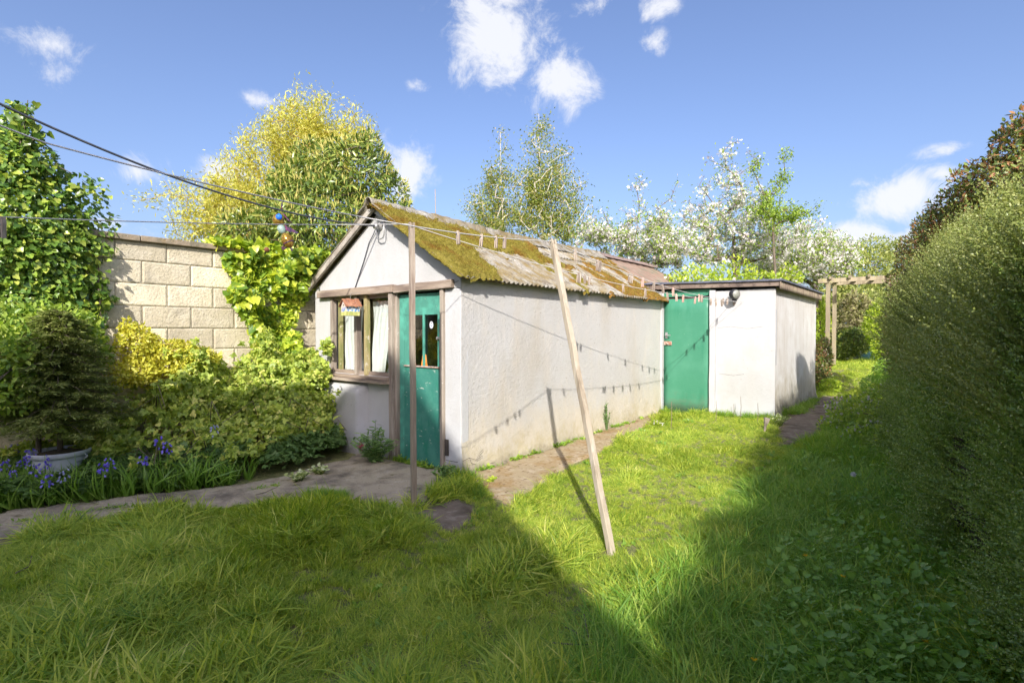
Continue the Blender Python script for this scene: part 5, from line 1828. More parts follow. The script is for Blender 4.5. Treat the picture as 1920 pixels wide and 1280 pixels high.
def ivy(label, pts, nrm, mk, size, nbig, group=None, spread_n=.35):
    """leaves lying like scales; the nearest nbig are leaf objects of their own, the rest one mass"""
    b = pts.mean(0)
    t = thing('ivy', label, 'ivy', (float(b[0]), float(b[1]), float(pts[:, 2].min())))
    d = np.linalg.norm(pts - CAM, axis=1) + rng.random(len(pts)) * .8 - (nrm @ (RT * .2 - FW * .6)) * .5
    out = np.argsort(d)
    Z = np.array([0, 0, -.75]) + nrm * .35 + rng.normal(size=pts.shape) * .5
    R = frames(Z, spread_n, nrm)
    S = size * (.55 + .8 * rng.random(len(pts)))
    big = out[:nbig]; rest = out[nbig:]
    veg('foliage', spread(IVY, pts[rest], R[rest], S[rest]), G[mk], t, 'stuff')
    mes = []
    for q in range(8):
        me = arrmesh('leaf', IVY[0], IVY[1], np.full(len(IVY[0]), (q + .5) / 8)); me.materials.append(G[mk]); mes.append(me)
    b0 = ROOT[t.name]
    for i in big:
        o = bpy.data.objects.new('leaf', mes[rng.integers(0, 8)]); COL.objects.link(o)
        o.parent = t
        o.location = pts[i] - b0
        o.rotation_euler = Matrix(R[i].tolist()).to_euler()
        s_ = float(S[i]); o.scale = (s_, s_, s_)
    return t


def wallpoly(poly_px, n, x):
    """random points on the wall plane inside an outline given by photo pixels"""
    W_ = np.array([atx(px, py, x)[1:] for px, py in poly_px])
    lo, hi = W_.min(0), W_.max(0)
    Y = rng.uniform(lo[0], hi[0], n); Z = rng.uniform(lo[1], hi[1], n)
    k = inpoly(Y + .11 * vnoise(np.stack([Y * 7, Z * 7, Z * 0], -1)), Z + .11 * vnoise(np.stack([Y * 7, Z * 7, Z * 0 + 4], -1)), W_)
    return Y[k], Z[k]


# bright ivy by the shed
poly = [(428, 478), (450, 462), (500, 470), (548, 462), (590, 470), (620, 480), (600, 510), (575, 540), (562, 570), (560, 610), (548, 650), (520, 680), (480, 660), (462, 620), (448, 580), (440, 560), (424, 545), (436, 510)]
Y, Z = wallpoly(poly, 5200, WX + .12)
dep = .04 + (.30 * rng.random(len(Y)) ** 1.3) * np.clip(.55 + .9 * vnoise(np.stack([Y * 5, Z * 5, Z * 0], -1)), .05, 1.3)
kq = (fbm(np.stack([Y * 5, Z * 5, Z * 0 + 9], -1), 2, 19) > -.30)
Y, Z, dep = Y[kq], Z[kq], dep[kq]
pts = np.stack([WX + .03 + dep, Y, Z], -1)
nr = np.tile([1.0, -.15, .25], (len(pts), 1)) + rng.normal(size=pts.shape) * .25
tp = rng.random(700)
pt2 = np.stack([WX - .25 + .35 * rng.random(700), -1.15 + 1.5 * tp, 2.40 + .07 * rng.random(700)], -1)
pts = np.vstack([pts, pt2]); nr = np.vstack([nr, np.tile([.4, -.2, 1.0], (700, 1)) + rng.normal(size=(700, 3)) * .3])
ivy('bright yellow green ivy trailing down the block wall next to the shed', pts, nr, 'ivybright', .088, 280)
# big ivy on the left: hangs over the wall and climbs above it
el = [(atx(20, 400, WX - .05), (.30, .75, .55)), (atx(60, 480, WX), (.25, .55, .45)), (atx(95, 440, WX), (.2, .36, .26)), (atx(20, 310, WX - .05), (.24, .32, .36)), (atx(30, 240, WX - .1), (.10, .11, .26)),
      (atx(20, 560, WX), (.22, .8, .30)), (atx(75, 530, WX + .02), (.16, .40, .25)), (atx(-60, 450, WX), (.30, .9, .8))]
P, N = shell(el, 17000, .50, .38, 5, 5)
k = P[:, 0] > WX - .2
ivl = ivy('large dark green ivy heaped over the left end of the block wall', P[k], N[k] + [.5, 0, .2], 'ivydark', .047, 280, spread_n=.5)
# trailing strands with shadows on the wall
pts, nrs = [], []
for (a_, b_, n_) in (((150, 470), (200, 560), 60), ((185, 500), (190, 600), 40), ((110, 500), (160, 540), 50), ((30, 260), (50, 190), 45), ((45, 280), (80, 240), 40), ((120, 380), (150, 345), 40), ((140, 470), (150, 400), 40), ((60, 330), (95, 300), 40)):
    p0, p1 = atx(*a_, WX + .10), atx(*b_, WX + .16)
    f = rng.random(n_)[:, None]
    pts.append(p0 + (p1 - p0) * f + rng.normal(size=(n_, 3)) * [.03, .035, .035]); nrs.append(np.tile([1.0, -.3, .3], (n_, 1)) + rng.normal(size=(n_, 3)) * .4)
pts, nrs = np.vstack(pts), np.vstack(nrs)
Zd = np.array([0, 0, -.7]) + rng.normal(size=pts.shape) * .6
veg('trailing_foliage', spread(IVY, pts, frames(Zd, .4, nrs), .062 * (.5 + .8 * rng.random(len(pts)))), G['ivy'], ivl, 'stuff')
M_ = MB()
for (a_, b_) in (((150, 460), (200, 560)), ((185, 480), (190, 600)), ((30, 300), (52, 188)), ((45, 300), (80, 238)), ((60, 470), (70, 640)), ((30, 480), (90, 620)), ((95, 310), (135, 325)), ((60, 330), (110, 305))):
    p0, p1 = atx(*a_, WX + .08), atx(*b_, WX + .14)
    M_.tube([p0, (p0 + p1) / 2 + rng.normal(size=3) * .03, p1], [.008, .006, .003], 5)
M_.build('stems', M['bark'], ivl, kind='stuff')

# ------------------------------------------------------------------ bed: bush, fir in pot, golden shrub, brambles
e = lambda px, py, x, r: (atx(px, py, x), r)
bush('elder_bush', 'fresh green leafy bush under the ivy behind the potted fir', [e(30, 620, -2.55, (.22, .36, .24)), e(110, 610, -2.5, (.2, .34, .17)), e(20, 700, -2.5, (.22, .36, .28)), e(150, 660, -2.6, (.16, .26, .24)), e(60, 750, -2.55, (.2, .5, .25)), e(10, 660, -2.25, (.2, .3, .22)), e(0, 730, -2.15, (.18, .26, .2)), e(150, 640, -2.45, (.18, .2, .12))],
     7500, OVAL, 'elder', .055, rough=.35, depth=.5)
bush('golden_shrub', 'golden yellow leafed shrub against the sunlit block wall', [e(262, 640, -2.55, (.16, .20, .17)), e(320, 660, -2.5, (.17, .26, .13)), e(260, 700, -2.5, (.17, .24, .16)), e(370, 670, -2.45, (.16, .24, .11)), e(240, 615, -2.6, (.07, .07, .09)), e(335, 690, -2.45, (.15, .2, .1))],
     6500, OVAL, 'gold', .038, rough=.45, depth=.55, cat='shrub', bark='goldtwig', nscale=5)

# brambles
t = thing('bramble_patch', 'sprawling brambles filling the bed between the wall and the shed bay', 'brambles', (-2.1, -1.0, 0))


def edge_x(y):
    """front edge of the bed at a given y"""
    return np.interp(y, [-3.2, -2.7, -2.2, -1.6, -.96, -.44, 0], [-2.05, -1.88, -1.73, -1.45, -1.38, -1.5, -1.85])


def bram_h(x, y):
    d = np.clip((edge_x(y) - x) / .95, 0, 1)
    h = .10 + .86 * d ** .8
    h = h * (.62 + .38 * ss(-2.0, -1.3, y)) * ss(-2.75, -1.9, y) + (.18 + .18 * d) * (1 - ss(-2.75, -1.9, y))
    return h * (1.06 + .75 * fbm(np.stack([x * 2.6, y * 2.6, x * 0], -1), 4, 41)) * (1 - .35 * ss(-.5, 0, y) * (x > -2.2))


n = 24000
Y = rng.uniform(-3.0, -.05, n); X = rng.uniform(-2.78, -1.35, n)
k = X < edge_x(Y) - .02
X, Y = X[k], Y[k]
H = bram_h(X, Y)
keepb = fbm(np.stack([X * 2.1, Y * 2.1, X * 0 + 3], -1), 3, 77) > -.30
X, Y, H = X[keepb], Y[keepb], H[keepb]
e_ = .02
gxn = -(bram_h(X + e_, Y) - H) / e_; gyn = -(bram_h(X, Y + e_) - H) / e_
N = np.stack([gxn, gyn, np.ones(len(X))], -1); N /= np.linalg.norm(N, axis=1, keepdims=True)
Zp = H - .30 * rng.random(len(X)) ** 1.7 * H
P = np.stack([X, Y, np.maximum(Zp, .03)], -1)
TRI = join([(lambda V, T, r: ((V @ np.array([[math.cos(a), 0, -math.sin(a)], [0, 1, 0], [math.sin(a), 0, math.cos(a)]])), T, r))(*t_oval(s_, .62, .14, .15)) for a, s_ in ((0, 1.0), (1.25, .8), (-1.25, .8))])
low = (H < .34)
kk = ~low
Z = N * .35 + rng.normal(size=P.shape) * .6
veg('foliage', spread(TRI, P[kk], frames(Z[kk], .6, N[kk] + [0, 0, .3]), .040 * (.6 + .8 * rng.random(kk.sum()))), G['bramble'], t, 'stuff')
FAN = join([(lambda V, T, r: ((V @ np.array([[math.cos(a), 0, -math.sin(a)], [0, 1, 0], [math.sin(a), 0, math.cos(a)]])), T, r))(*t_oval(1.0, .55, .12, .1)) for a in (-1.9, -1.0, 0, 1.0, 1.9)])
P3 = P[low]; k3 = rng.integers(0, len(P3), 5200)
P3 = P3[k3] + rng.normal(size=(5200, 3)) * [.03, .03, .02]
N3 = N[low][k3]
scatter('ground_cover', [FAN], G['bramblelow'], P3, frames(N3 * .2 + rng.normal(size=P3.shape) * [1, 1, .4], .3, N3 + [0, 0, 1.2]), .030 * (.6 + .8 * rng.random(len(P3))))
# canes
MBc = MB()
for i in range(46):
    y = random.uniform(-2.3, -.1); x = random.uniform(-2.7, float(edge_x(y)) - .25)
    h0 = float(bram_h(np.array(x), np.array(y)))
    a = random.uniform(0, 2 * PI)
    p0 = np.array([x, y, 0.]); L_ = random.uniform(.3, .6)
    p1 = p0 + [math.cos(a) * L_ * .4, math.sin(a) * L_ * .4, h0 + .04]
    p2 = p0 + [math.cos(a) * L_, math.sin(a) * L_, h0 * .8]
    if p2[0] < -2.8 or p2[0] > -1.45 or p2[1] > -.05:
        continue
    MBc.tube([p0, p1, p2], [.005, .004, .003], 5)
MBc.build('canes', M['bark'], t, smooth=True)
sp = []
for i in range(260):
    y = random.uniform(-2.5, -.1); x = random.uniform(-2.72, float(edge_x(y)) - .1)
    h0 = float(bram_h(np.array(x), np.array(y)))
    a = random.uniform(0, 2 * PI); L_ = random.uniform(.15, .5)
    p0 = np.array([x, y, h0 * .8]); d0 = np.array([math.cos(a) * .8, math.sin(a) * .8, .9])
    f = np.linspace(0, 1, 16)[:, None]
    q_ = p0 + d0 * f * L_ - np.array([0, 0, .45]) * f ** 2 * L_ + rng.normal(size=(16, 3)) * .02
    q_ = q_[(q_[:, 0] > -2.8) & ((q_[:, 1] < -.06) | (q_[:, 0] < -2.63))]
    sp.append(q_)
sp = np.vstack(sp)
veg('cane_foliage', spread(TRI, sp, frames(rng.normal(size=sp.shape) * .7 + [0, 0, .2], .6, np.tile([.3, -.3, 1.0], (len(sp), 1))), .045 * (.6 + .7 * rng.random(len(sp)))), G['bramble'], t, 'stuff')
# a bramble arm leaning on the white bay
P, N = shell([(aty(600, 700, -.22), (.12, .12, .2)), (aty(606, 760, -.25), (.14, .12, .16)), (aty(575, 670, -.25), (.2, .15, .12)), (aty(612, 650, -.12), (.08, .07, .1))], 900, .6, .4, 3, 4)
veg('leaning_foliage', spread(TRI, P, frames(N + rng.normal(size=P.shape) * .5, .4, N + [.3, -.3, .4]), .042 * (.6 + .7 * rng.random(len(P)))), G['bramble'], t, 'stuff')

# potted fir
pc = atd(113, 850, 4.5); pz = float(gz(pc[0], pc[1]))
pot = thing('plant_pot', 'round white plastic tub holding the small fir', 'plant pot', (pc[0], pc[1], pz))
M['pot'] = pmat('pot_plastic', (.62, .64, .70), [((.42, .42, .42), 6, .5, .7)], .5, zst=[(.3, .1, (.2, .22, .18), 8, .4)])
hr = 1.4 - (843 - 622) * 4.5 / 980 - pz
MB().lathe([(.14, 0), (.16, .02), (.19, hr - .05), (.192, hr - .045), (.212, hr - .04), (.216, hr - .01), (.214, hr), (.203, hr), (.198, hr - .03), (.188, hr - .04)], (pc[0], pc[1], pz), 40).build('tub', M['pot'], pot, smooth=True)
MB().lathe([(.192, hr - .03), (.12, hr - .012), (.05, hr - .008), (.001, hr - .005)], (pc[0], pc[1], pz), 30).build('soil', M['soil'], pot, smooth=True)
for sx in (-1, 1):
    MB().tube([(pc[0] + sx * RT[0] * .205, pc[1] + sx * RT[1] * .205, pz + hr - .03), (pc[0] + sx * RT[0] * .235, pc[1] + sx * RT[1] * .235, pz + hr - .05), (pc[0] + sx * RT[0] * .20, pc[1] + sx * RT[1] * .20, pz + hr - .08)], .006, 6).build('handle', M['pot'], pot, smooth=True)
fb_ = np.array([pc[0], pc[1], pz + hr - .03])
fir = thing('fir_tree', 'small dark green fir growing in the white tub', 'fir tree', tuple(fb_))
htop = 1.4 + (622 - 585) * 4.5 / 980 - fb_[2]
TK = MB().tube([fb_, fb_ + [.01, 0, htop * .5], fb_ + [0, 0, htop]], [.022, .015, .004], 8)
PP, ZZ, NN = [], [], []
for i in range(150):
    f = .17 + .83 * (i / 150) ** .9
    z = htop * f
    Lb = .54 * (1 - f) ** .6 + .06 + random.uniform(-.05, .03)
    a = i * 2.4 + random.uniform(-.3, .3)
    dirv = np.array([math.cos(a), math.sin(a), 0])
    pts_ = [fb_ + [0, 0, z] + dirv * Lb * u + np.array([0, 0, .12 * Lb * math.sin(u * 2.6) - .12 * Lb * u * u + .15 * Lb * f]) for u in np.linspace(0, 1, 6)]
    TK.tube(pts_, [.005, .004, .0035, .003, .002, .001], 4, cap=False)
    side = np.array([-dirv[1], dirv[0], 0])
    m = int(330 * Lb / .4) + 40
    u = rng.random(m) ** .8
    bs = pts_[0] + (pts_[-1] - pts_[0]) * u[:, None]
    off = (rng.random(m) - .5) * .22 * Lb * (1.25 - u) * 2
    p_ = bs + side * off[:, None] + rng.normal(size=(m, 3)) * .008
    p_[:, 2] -= np.abs(off) * .25
    PP.append(p_)
    ZZ.append(dirv + side * np.sign(off)[:, None] * .9 + rng.normal(size=(m, 3)) * .35 + [0, 0, -.05])
    NN.append(np.tile([0, 0, 1.0], (m, 1)))
TK.build('trunk', M['bark'], fir, smooth=True)
PP, ZZ, NN = np.vstack(PP), np.vstack(ZZ), np.vstack(NN)
veg('needles', spread(t_diam(1, .22, .0), PP, frames(ZZ, .3, NN), .042 * (.7 + .6 * rng.random(len(PP)))), G['fir'], fir)

# bluebells: strap leaves as ground cover, each flower stalk a plant of its own
SV = []
for _ in range(5):
    m = 13
    a = rng.random(m) * 2 * PI
    V, T, r = spread([t_blade(1, .055, b_, 5, .2) for b_ in (.35, .7, 1.0)], np.stack([np.cos(a) * .015, np.sin(a) * .015, 0 * a], -1),
                     frames(np.stack([np.cos(a) * .7, np.sin(a) * .7, np.ones(m)], -1) + rng.normal(size=(m, 3)) * .2, .1, -np.stack([np.cos(a), np.sin(a), 0 * a], -1)), .20 * (.7 + .5 * rng.random(m)))
    SV.append((V, T, r))
n = 420
Y = rng.uniform(-3.9, -1.35, n)
X = edge_x(Y) + .02 - .30 * rng.random(n) - .25 * rng.random(n) * (Y < -2.3)
k = rng.random(n) < np.where(Y < -2.2, 1.0, .35)
X, Y = X[k], Y[k]
P = np.stack([X, Y, gz(X, Y)], -1)
Z = np.tile([.25, -.15, 1.0], (len(P), 1)) + rng.normal(size=P.shape) * .2
scatter('bluebell_leaves', SV, G['strap'], P, frames(Z), .9 + .7 * rng.random(len(P)))
BL = [(8, 872, 'far left bluebell, tallest of the dense group'), (22, 892, 'deep violet bluebell low at the left edge'), (42, 868, 'violet bluebell just left of the white tub'), (64, 880, 'full violet bluebell below the rim of the white tub'),
      (58, 850, 'bluebell whose bells overlap the left rim of the tub'), (84, 864, 'bluebell in front of the middle of the white tub'), (88, 898, 'drooping violet bluebell in front of the tub foot'), (28, 842, 'pale bluebell standing back in the shade left of the tub'),
      (120, 888, 'very pale washed out bluebell right of the tub'), (192, 878, 'left one of the two close bluebells in the ivy geraniums'), (206, 868, 'right one of the two close bluebells, a little higher'),
      (268, 860, 'single deep blue bluebell midway along the bed'), (299, 828, 'higher left bluebell of the pair among the brambles'), (313, 836, 'lower right bluebell of the pair among the brambles'), (402, 806, 'lone pale violet bluebell high among the brambles')]
for i, (px, py, lab) in enumerate(BL):
    ex = {0: 4.25, 1: 4.15, 2: 4.3, 3: 4.2, 4: 4.3, 5: 4.25, 6: 4.1, 7: 4.6, 8: 4.2, 9: 4.3, 10: 4.35, 11: 4.45, 12: 4.6, 13: 4.6, 14: 4.9}[i]
    c = atd(px, py, ex)
    g0 = float(gz(c[0], c[1]))
    bt = thing('bluebell', lab, 'bluebell', (c[0], c[1], g0), 'bluebells in the bed')
    base_ = np.array([c[0] - .01, c[1] + .01, g0])
    MB().tube([base_, (base_ + c) / 2 + [.004, 0, 0], c + [0, 0, .05]], [.003, .003, .002], 5).build('stem', G['strap'], bt)
    nb = 15
    h_ = rng.random(nb) * .10 - .05
    a = rng.random(nb) * 2 * PI
    rr = .022 * (1 - (h_ + .05) * 4)
    PPp = c + np.stack([np.cos(a) * (rr + .006), np.sin(a) * (rr + .006), h_], -1)
    bell = join([(lambda V, T, r: ((V @ np.array([[math.cos(q), -math.sin(q), 0], [math.sin(q), math.cos(q), 0], [0, 0, 1]])) + [0, 0, 0], T, r))(*[(lambda VV: (VV + np.array([0, .22, 0]) * (VV[:, 2:3] ** 2 + .4)))(t_diam(1, .5, .0)[0]), t_diam()[1], t_diam()[2]]) for q in np.arange(5) * 2 * PI / 5])
    veg('flower', spread(bell, PPp, frames(np.stack([np.cos(a), np.sin(a), -1.1 + 0 * a], -1)), .024 * (.8 + .4 * rng.random(nb))), G['paleblue' if i in (8, 14, 7) else 'blue'], bt)

# valerian by the door jamb, weeds, variegated plant


def leafy_plant(name, label, base, h, w, nst, tm, mk, leaf, cat='plant', flower=None, per=16, lean=.35):
    t = thing(name, label, cat, tuple(base))
    ms = MB(); PP, ZZ = [], []
    tops = []
    for i in range(nst):
        a = rng.random() * 2 * PI; q = rng.random() ** .6
        tip = base + np.array([math.cos(a) * w * q, math.sin(a) * w * q, h * (1 - .45 * q) * (.8 + .3 * rng.random())])
        mid = (base + tip) / 2 + np.array([0, 0, h * .1])
        ms.tube([base + np.array([math.cos(a), math.sin(a), 0]) * w * .15 * q, mid, tip], [.004, .003, .002], 4, cap=False)
        f = np.linspace(.2, 1, per)[:, None]
        PP.append((1 - f) ** 2 * base + 2 * f * (1 - f) * mid + f * f * tip)
        aa = np.arange(per) * 2.2
        ZZ.append(np.stack([np.cos(aa), np.sin(aa), .5 + 0 * aa], -1) + rng.normal(size=(per, 3)) * .3)
        tops.append(tip)
    ms.build('stems', G[mk], t)
    PP, ZZ = np.vstack(PP), np.vstack(ZZ)
    veg('foliage', spread(tm, PP, frames(ZZ, .3, np.tile([0, 0, 1.0], (len(PP), 1))), leaf * (.6 + .7 * rng.random(len(PP)))), G[mk], t)
    if flower:
        mkf, tops_n, fs, fn_ = flower
        P_ = np.vstack([tops[j] + rng.normal(size=(fn_, 3)) * .016 for j in range(tops_n)])
        veg('flowers', spread(STAR, P_, frames(rng.normal(size=P_.shape) + [0, 0, .5]), fs), G[mkf], t)
    return t


vb = gp(706, 872)
leafy_plant('valerian_plant', 'bushy grey green plant with one crimson flower beside the stable door', vb + np.array([-.02, .0, 0]), .44, .26, 34, LANCE, 'valerian', .075, flower=('red', 1, .010, 26), per=18)
leafy_plant('weed', 'low dark green weed on the threshold at the foot of the stable door', gp(832, 905), .17, .13, 22, OVAL, 'valerian', .045, cat='weed', per=10)
vp = gp(575, 905)
for i, (px, py, lab) in enumerate(((560, 905, 'cream edged leafy plant, left one of the two at the path edge'), (600, 893, 'cream edged leafy plant, right one of the two at the path edge'))):
    leafy_plant('variegated_plant', lab, gp(px, py), .12, .12, 18, ROUND, 'varieg', .038, per=8)
wb = np.array([.05, 2.62, float(gz(.05, 2.62))])
wb = atx(1135, 812, .05)
leafy_plant('wall_weed', 'tall narrow leafy weed growing against the long white wall', np.array([.07, wb[1], float(gz(.07, wb[1]))]), .42, .06, 7, OVAL, 'valerian', .03, cat='weed', per=30)
leafy_plant('weed', 'small bright green weed at the near foot of the long wall', gp(922, 905), .05, .09, 12, ROUND, 'lime', .03, cat='weed', per=6)
leafy_plant('weed', 'pale leafy weed with white flowers at the corner of the outbuilding', gp(1460, 800), .22, .14, 16, OVAL, 'varieg', .035, cat='weed', per=10)
leafy_plant('weed', 'broad bright green leaves beside the path by the plain green door', gp(1228, 800), .10, .10, 12, LANCE, 'lime', .07, cat='weed', flower=('blossom', 3, .012, 8), per=6)

# ------------------------------------------------------------------ hedge on the right
hy = [-7.5, -4.5, -3.0, -1.0, .5, 1.7, 3.0, 4.5, 5.6, 6.2]
hzz = [2.5, 2.45, 2.38, 1.98, 1.88, 1.98, 2.10, 2.05, 1.85, 1.3]
hrx = [4.95, 4.85, 4.55, 4.10, 3.98, 3.95, 3.85, 3.65, 3.5, 3.4]
hbx = [4.75, 4.65, 4.36, 3.78, 3.52, 3.38, 3.16, 3.08, 3.05, 3.1]


def hedge_pt(y, s, inset=0.0):
    """s in 0..1 up the face, 1..1.5 over the top; inset moves into the hedge"""
    zt = np.interp(y, hy, hzz); xr_ = np.interp(y, hy, hrx); xb = np.interp(y, hy, hbx)
    sc = np.clip(s, 0, 1)
    a = sc * PI / 2
    x = xb + (xr_ - xb) * (.55 * sc ** 1.2 + .45 * (1 - np.cos(a)))
    z = zt * (.55 * sc + .45 * np.sin(a))
    x = x + np.clip(s - 1, 0, 1) * 2.2
    z = z - np.clip(s - 1, 0, 1) ** 2 * 2.0
    q = np.stack([x, y, z], -1)
    n = np.stack([-np.cos(a * .85), 0 * a, np.sin(a * .85) * .9 + .1], -1)
    n = np.where((s > 1)[..., None], np.array([.15, 0, 1.0]), n)
    n /= np.linalg.norm(n, axis=-1, keepdims=True)
    b = .28 * fbm(q * 1.35, 3, 51) + .20 * fbm(q * 3.2, 2, 53) - .05 + .07 * fbm(q * 7, 2, 52) - .04
    return q + n * (b - inset)[..., None] + np.array([0, 0, 0.0]), n


hd = thing('hedge', 'tall clipped small leaved hedge along the right side of the garden', 'hedge', (4.0, 2.0, 0))
yy_ = np.linspace(-7.5, 6.2, 165); sv_ = np.linspace(0, 1.5, 34)
YY, SS = np.meshgrid(yy_, sv_, indexing='ij')
Q, _ = hedge_pt(YY.ravel(), SS.ravel(), np.full(YY.size, .20))
Q = Q.reshape(YY.shape + (3,))
Q[..., 2] = np.maximum(Q[..., 2], -.05)
idx = np.arange(YY.size).reshape(YY.shape)
q = np.stack([idx[:-1, :-1], idx[1:, :-1], idx[1:, 1:], idx[:-1, 1:]], -1).reshape(-1, 4)
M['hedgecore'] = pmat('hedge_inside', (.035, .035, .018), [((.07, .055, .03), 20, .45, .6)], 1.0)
link('shade_core', arrmesh('shade_core', Q.reshape(-1, 3), q, smooth=True), M['hedgecore'], hd)  # solid dark sheet added inside to block light, its colour darkens the gaps
HS = []
for _ in range(7):
    HS.append(sprig(t_diam(1, .62, .12), 34, .17, .0165, .25, .9, .6))
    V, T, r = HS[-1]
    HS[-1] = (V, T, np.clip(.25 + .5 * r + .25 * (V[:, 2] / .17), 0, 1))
n = 36000
y = rng.uniform(-3.4, 6.2, n)
s = rng.random(n) ** .9 * 1.35
P, N = hedge_pt(y, s, .14 * rng.random(n) ** 1.5)
k = vis(P, 140, 140) & (fbm(P * 3.2, 3, 71) > -.12 - .22 * rng.random(n))
P, N, s = P[k], N[k], s[k]
dcam = np.linalg.norm(P - CAM, axis=1)
k = rng.random(len(P)) < np.clip(3.2 / dcam + .25, 0, 1)
P, N, dcam = P[k], N[k], dcam[k]
Z = N * .75 + rng.normal(size=P.shape) * .45 + [-.25, -.1, .45]
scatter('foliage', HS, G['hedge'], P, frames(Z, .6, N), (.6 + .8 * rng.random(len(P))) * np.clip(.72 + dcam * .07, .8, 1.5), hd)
# parts of the hedge near and behind the camera: only needed to throw shade
n = 12000
y = rng.uniform(-7.4, -.6, n); s = rng.random(n) * 1.4
P, N = hedge_pt(y, s, .1 * rng.random(n))
k = ~vis(P, 140, 140)
Z = N * .75 + rng.normal(size=P.shape) * .45 + [-.25, -.1, .45]
scatter('foliage', HS, G['hedge'], P[k], frames(Z[k], .6, N[k]), 1.2 * (.75 + .5 * rng.random(k.sum())), hd)
# longer lighter shoots on the upper face
HT2 = []
for _ in range(6):
    V, T, r = sprig(t_diam(1, .6, .12), 52, .34, .019, .18, .85, .55)
    HT2.append((V, T, np.clip(.2 + .4 * r + .4 * (V[:, 2] / .34), 0, 1)))
n = 9000
y = rng.uniform(-.5, 6.0, n); s = .42 + .85 * rng.random(n)
P, N = hedge_pt(y, s, .06 * rng.random(n))
k = vis(P, 140, 140) & (fbm(P * 1.1, 2, 61) > -.25)
P, N = P[k], N[k]
Z = N * .55 + rng.normal(size=P.shape) * .3 + [-.55, -.25, .75]
scatter('foliage', HT2, G['hedgetip'], P, frames(Z, .5, N), .7 + .8 * rng.random(len(P)), hd)

# copper leaved shrub rising out of the hedge
TS = []
for _ in range(5):
    V, T, r = sprig(t_diam(1, .55, .12), 60, .5, .021, .12, .8, .5)
    TS.append((V, T, np.clip(.25 + .45 * r + .3 * (V[:, 2] / .5), 0, 1)))
n = 2600
y = rng.uniform(.2, 5.8, n); s = .60 + .5 * rng.random(n)
P, N = hedge_pt(y, s, .05 * rng.random(n))
k = vis(P, 140, 140) & (fbm(P * 2.1, 2, 66) > -.05)
P, N = P[k], N[k]
scatter('foliage', TS, G['hedgetip'], P, frames(np.tile([-.22, -.08, 1.0], (len(P), 1)) + rng.normal(size=P.shape) * .22, .5, N), .6 + .6 * rng.random(len(P)), hd)
cs = [E(1905, 270, 5.2, 44, 40), E(1850, 338, 5.4, 50, 38), E(1796, 388, 5.8, 42, 36), E(1752, 440, 6.0, 36, 44), E(1760, 425, 8.4, 40, 36), E(1715, 480, 9.0, 34, 40), E(1700, 540, 9.2, 34, 44), E(1680, 600, 9.6, 26, 40), E(1885, 345, 5.5, 60, 44), E(1690, 660, 9.2, 24, 34), E(1945, 235, 5.0, 50, 40), E(1930, 310, 5.0, 60, 50), E(1860, 380, 6.6, 56, 44), E(1790, 440, 7.2, 50, 50), E(1740, 520, 7.2, 46, 60), E(1700, 620, 7.4, 34, 60), E(1700, 560, 6.7, 34, 50), E(1690, 660, 6.6, 28, 50), E(1755, 470, 6.4, 40, 40)]
bush('copper_shrub', 'tall shrub with reddish young leaves growing out of the far side of the hedge', cs, 26000, [OVAL, LANCE], 'copper', .055, cat='shrub', rough=.35, depth=.5, nscale=3)
bush('spindly_conifer', 'grey green feathery branch poking above the hedge top', [E(1800, 385, 6.9, 18, 12), E(1782, 400, 6.9, 16, 9)], 700, NARROW, 'far', .06, cat='shrub', rough=.4)
# flowering weeds at the hedge foot beyond
fw = [E(1610, 770, 7.0, 60, 30), E(1580, 800, 6.8, 40, 26), E(1660, 760, 7.4, 40, 40), E(1640, 830, 6.0, 60, 40), E(1600, 850, 6.0, 50, 30)]
bush('flowering_weeds', 'spreading weeds with small pale pink flowers at the foot of the hedge', fw, 5200, [OVAL, ROUND], 'elder', .040, cat='weeds', rough=.35, depth=.5,
     extra=[('flowers', STAR, 'pinkflower', 420, .016)])
bush('low_shrub', 'shaded leafy shrub between the pink flowers and the arch', [E(1665, 700, 9.0, 26, 34), E(1690, 720, 8.0, 30, 50), E(1640, 725, 9, 24, 20)], 4200, OVAL, 'weed', .045, cat='shrub', rough=.35)

# broad leaved weeds in the near right corner
n = 650
XY = np.array([gp(rng.uniform(1440, 1930), rng.uniform(1040, 1330))[:2] for _ in range(n)])
P = np.stack([XY[:, 0], XY[:, 1], gz(XY[:, 0], XY[:, 1])], -1)
k = (P[:, 0] < np.interp(P[:, 1], hy, hbx) + .1)
P = P[k]
DV = []
for _ in range(5):
    m = 9
    a = rng.random(m) * 2 * PI
    h_ = .04 + .11 * rng.random(m)
    DV.append(spread([HEART, t_oval(1, .5, .15, .3)], np.stack([np.cos(a) * .03, np.sin(a) * .03, h_], -1), frames(np.stack([np.cos(a), np.sin(a), .35 + 0 * a], -1), .3, np.tile([0, 0, 1.0], (m, 1))), .016 + .020 * rng.random(m)))
scatter('broad_leaved_weeds', DV, G['weed'], P, frames(np.tile([0, 0, 1.0], (len(P), 1)) + rng.normal(size=P.shape) * .15), .7 + .6 * rng.random(len(P)))
n = 260
XY = np.array([gp(rng.uniform(1500, 1760), rng.uniform(860, 1060))[:2] for _ in range(n)])
P = np.stack([XY[:, 0], XY[:, 1], gz(XY[:, 0], XY[:, 1])], -1)
P = P[P[:, 0] < np.interp(P[:, 1], hy, hbx) + .1]
scatter('broad_leaved_weeds', DV, G['weed'], P, frames(np.tile([0, 0, 1.0], (len(P), 1)) + rng.normal(size=P.shape) * .15), .6 + .6 * rng.random(len(P)))

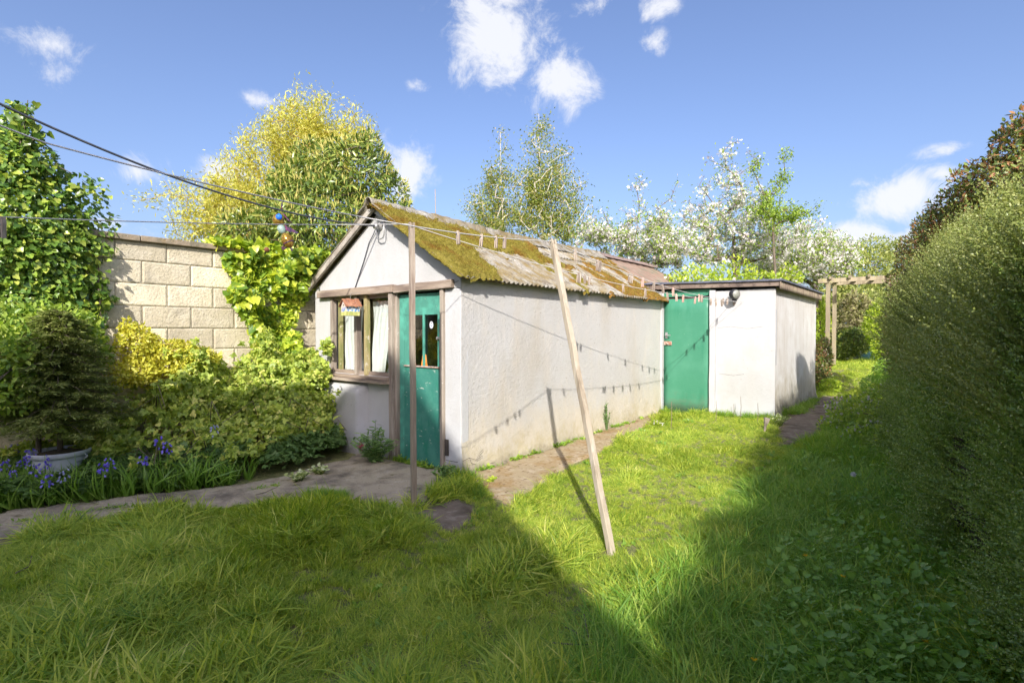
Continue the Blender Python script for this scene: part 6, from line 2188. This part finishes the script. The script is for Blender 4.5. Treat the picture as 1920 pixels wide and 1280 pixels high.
DL_ = [(1510, 1042, 'dandelion in the long grass beside the tall seed stalk'), (1581, 1081, 'open yellow dandelion by the broad dock leaves near the hedge'), (1608, 1146, 'small yellow dandelion deep in the near right weeds'),
       (1414, 1238, 'yellow dandelion lowest in the shaded grass near the bottom'), (1735, 1203, 'half closed dandelion on a long stalk at the hedge foot')]
for (px, py, lab) in DL_:
    b = gp(px, py + 60)
    L_ = np.linalg.norm(b - CAM)
    c = atd(px, py, (b - CAM) @ FW)
    t = thing('dandelion', lab, 'dandelion', tuple(b), 'yellow dandelions in the grass')
    MB().tube([b, (b + c) / 2 + [.01, 0, 0], c], [.0025, .0022, .002], 5).build('stem', G['weed'], t)
    m = 30
    a = rng.random(m) * 2 * PI
    veg('flower', spread(NARROW, np.tile(c, (m, 1)), frames(np.stack([np.cos(a), np.sin(a), .3 + .8 * rng.random(m)], -1)), .017), G['yellowflower'], t)
b = gp(1600, 990); c = atd(1600, 889, (b - CAM) @ FW)
t = thing('dandelion_clock', 'white dandelion seed head on a straight stalk in front of the hedge', 'dandelion', tuple(b))
MB().tube([b, c], [.003, .002], 5).build('stem', G['weed'], t)
dd_ = rng.normal(size=(160, 3))
veg('seeds', spread(NARROW, np.tile(c, (160, 1)), frames(dd_), .022), G['clock'], t)
# tiny moss cushions give the roof blanket its nap
k = rng.integers(0, len(MOSS_PTS), 26000)
P = MOSS_PTS[k] + rng.normal(size=(len(k), 3)) * [.012, .012, .004]
G['mossnap'] = leafmat('moss_nap', [(0, (.15, .115, .018)), (.5, (.24, .20, .03)), (1, (.33, .29, .055))], .2, .9, .1)
veg('moss', spread(t_diam(1, .35, .1), P, frames(np.tile([.5, 0, .8], (len(P), 1)) + rng.normal(size=P.shape) * .45), .014 * (.5 + rng.random(len(P)))), G['mossnap'], shed, 'stuff')

# trodden leaves and twigs on the ground
TW = MB()
for (a_, b_) in (((1060, 1195), (1110, 1230)), ((1095, 1170), (1105, 1225)), ((1035, 1225), (1110, 1232)), ((1440, 1120), (1540, 1150)), ((1520, 1200), (1640, 1250)), ((30, 1090), (60, 1060)), ((1535, 1265), (1560, 1266)), ((480, 938), (520, 925))):
    p0, p1 = gp(*a_) + [0, 0, .05], gp(*b_) + [0, 0, .06]
    TW.tube([p0, (p0 + p1) / 2 + rng.normal(size=3) * .015, p1], [.004, .0035, .002], 5)
o = TW.build('fallen_twigs', M['bark'], None); o['kind'] = 'stuff'
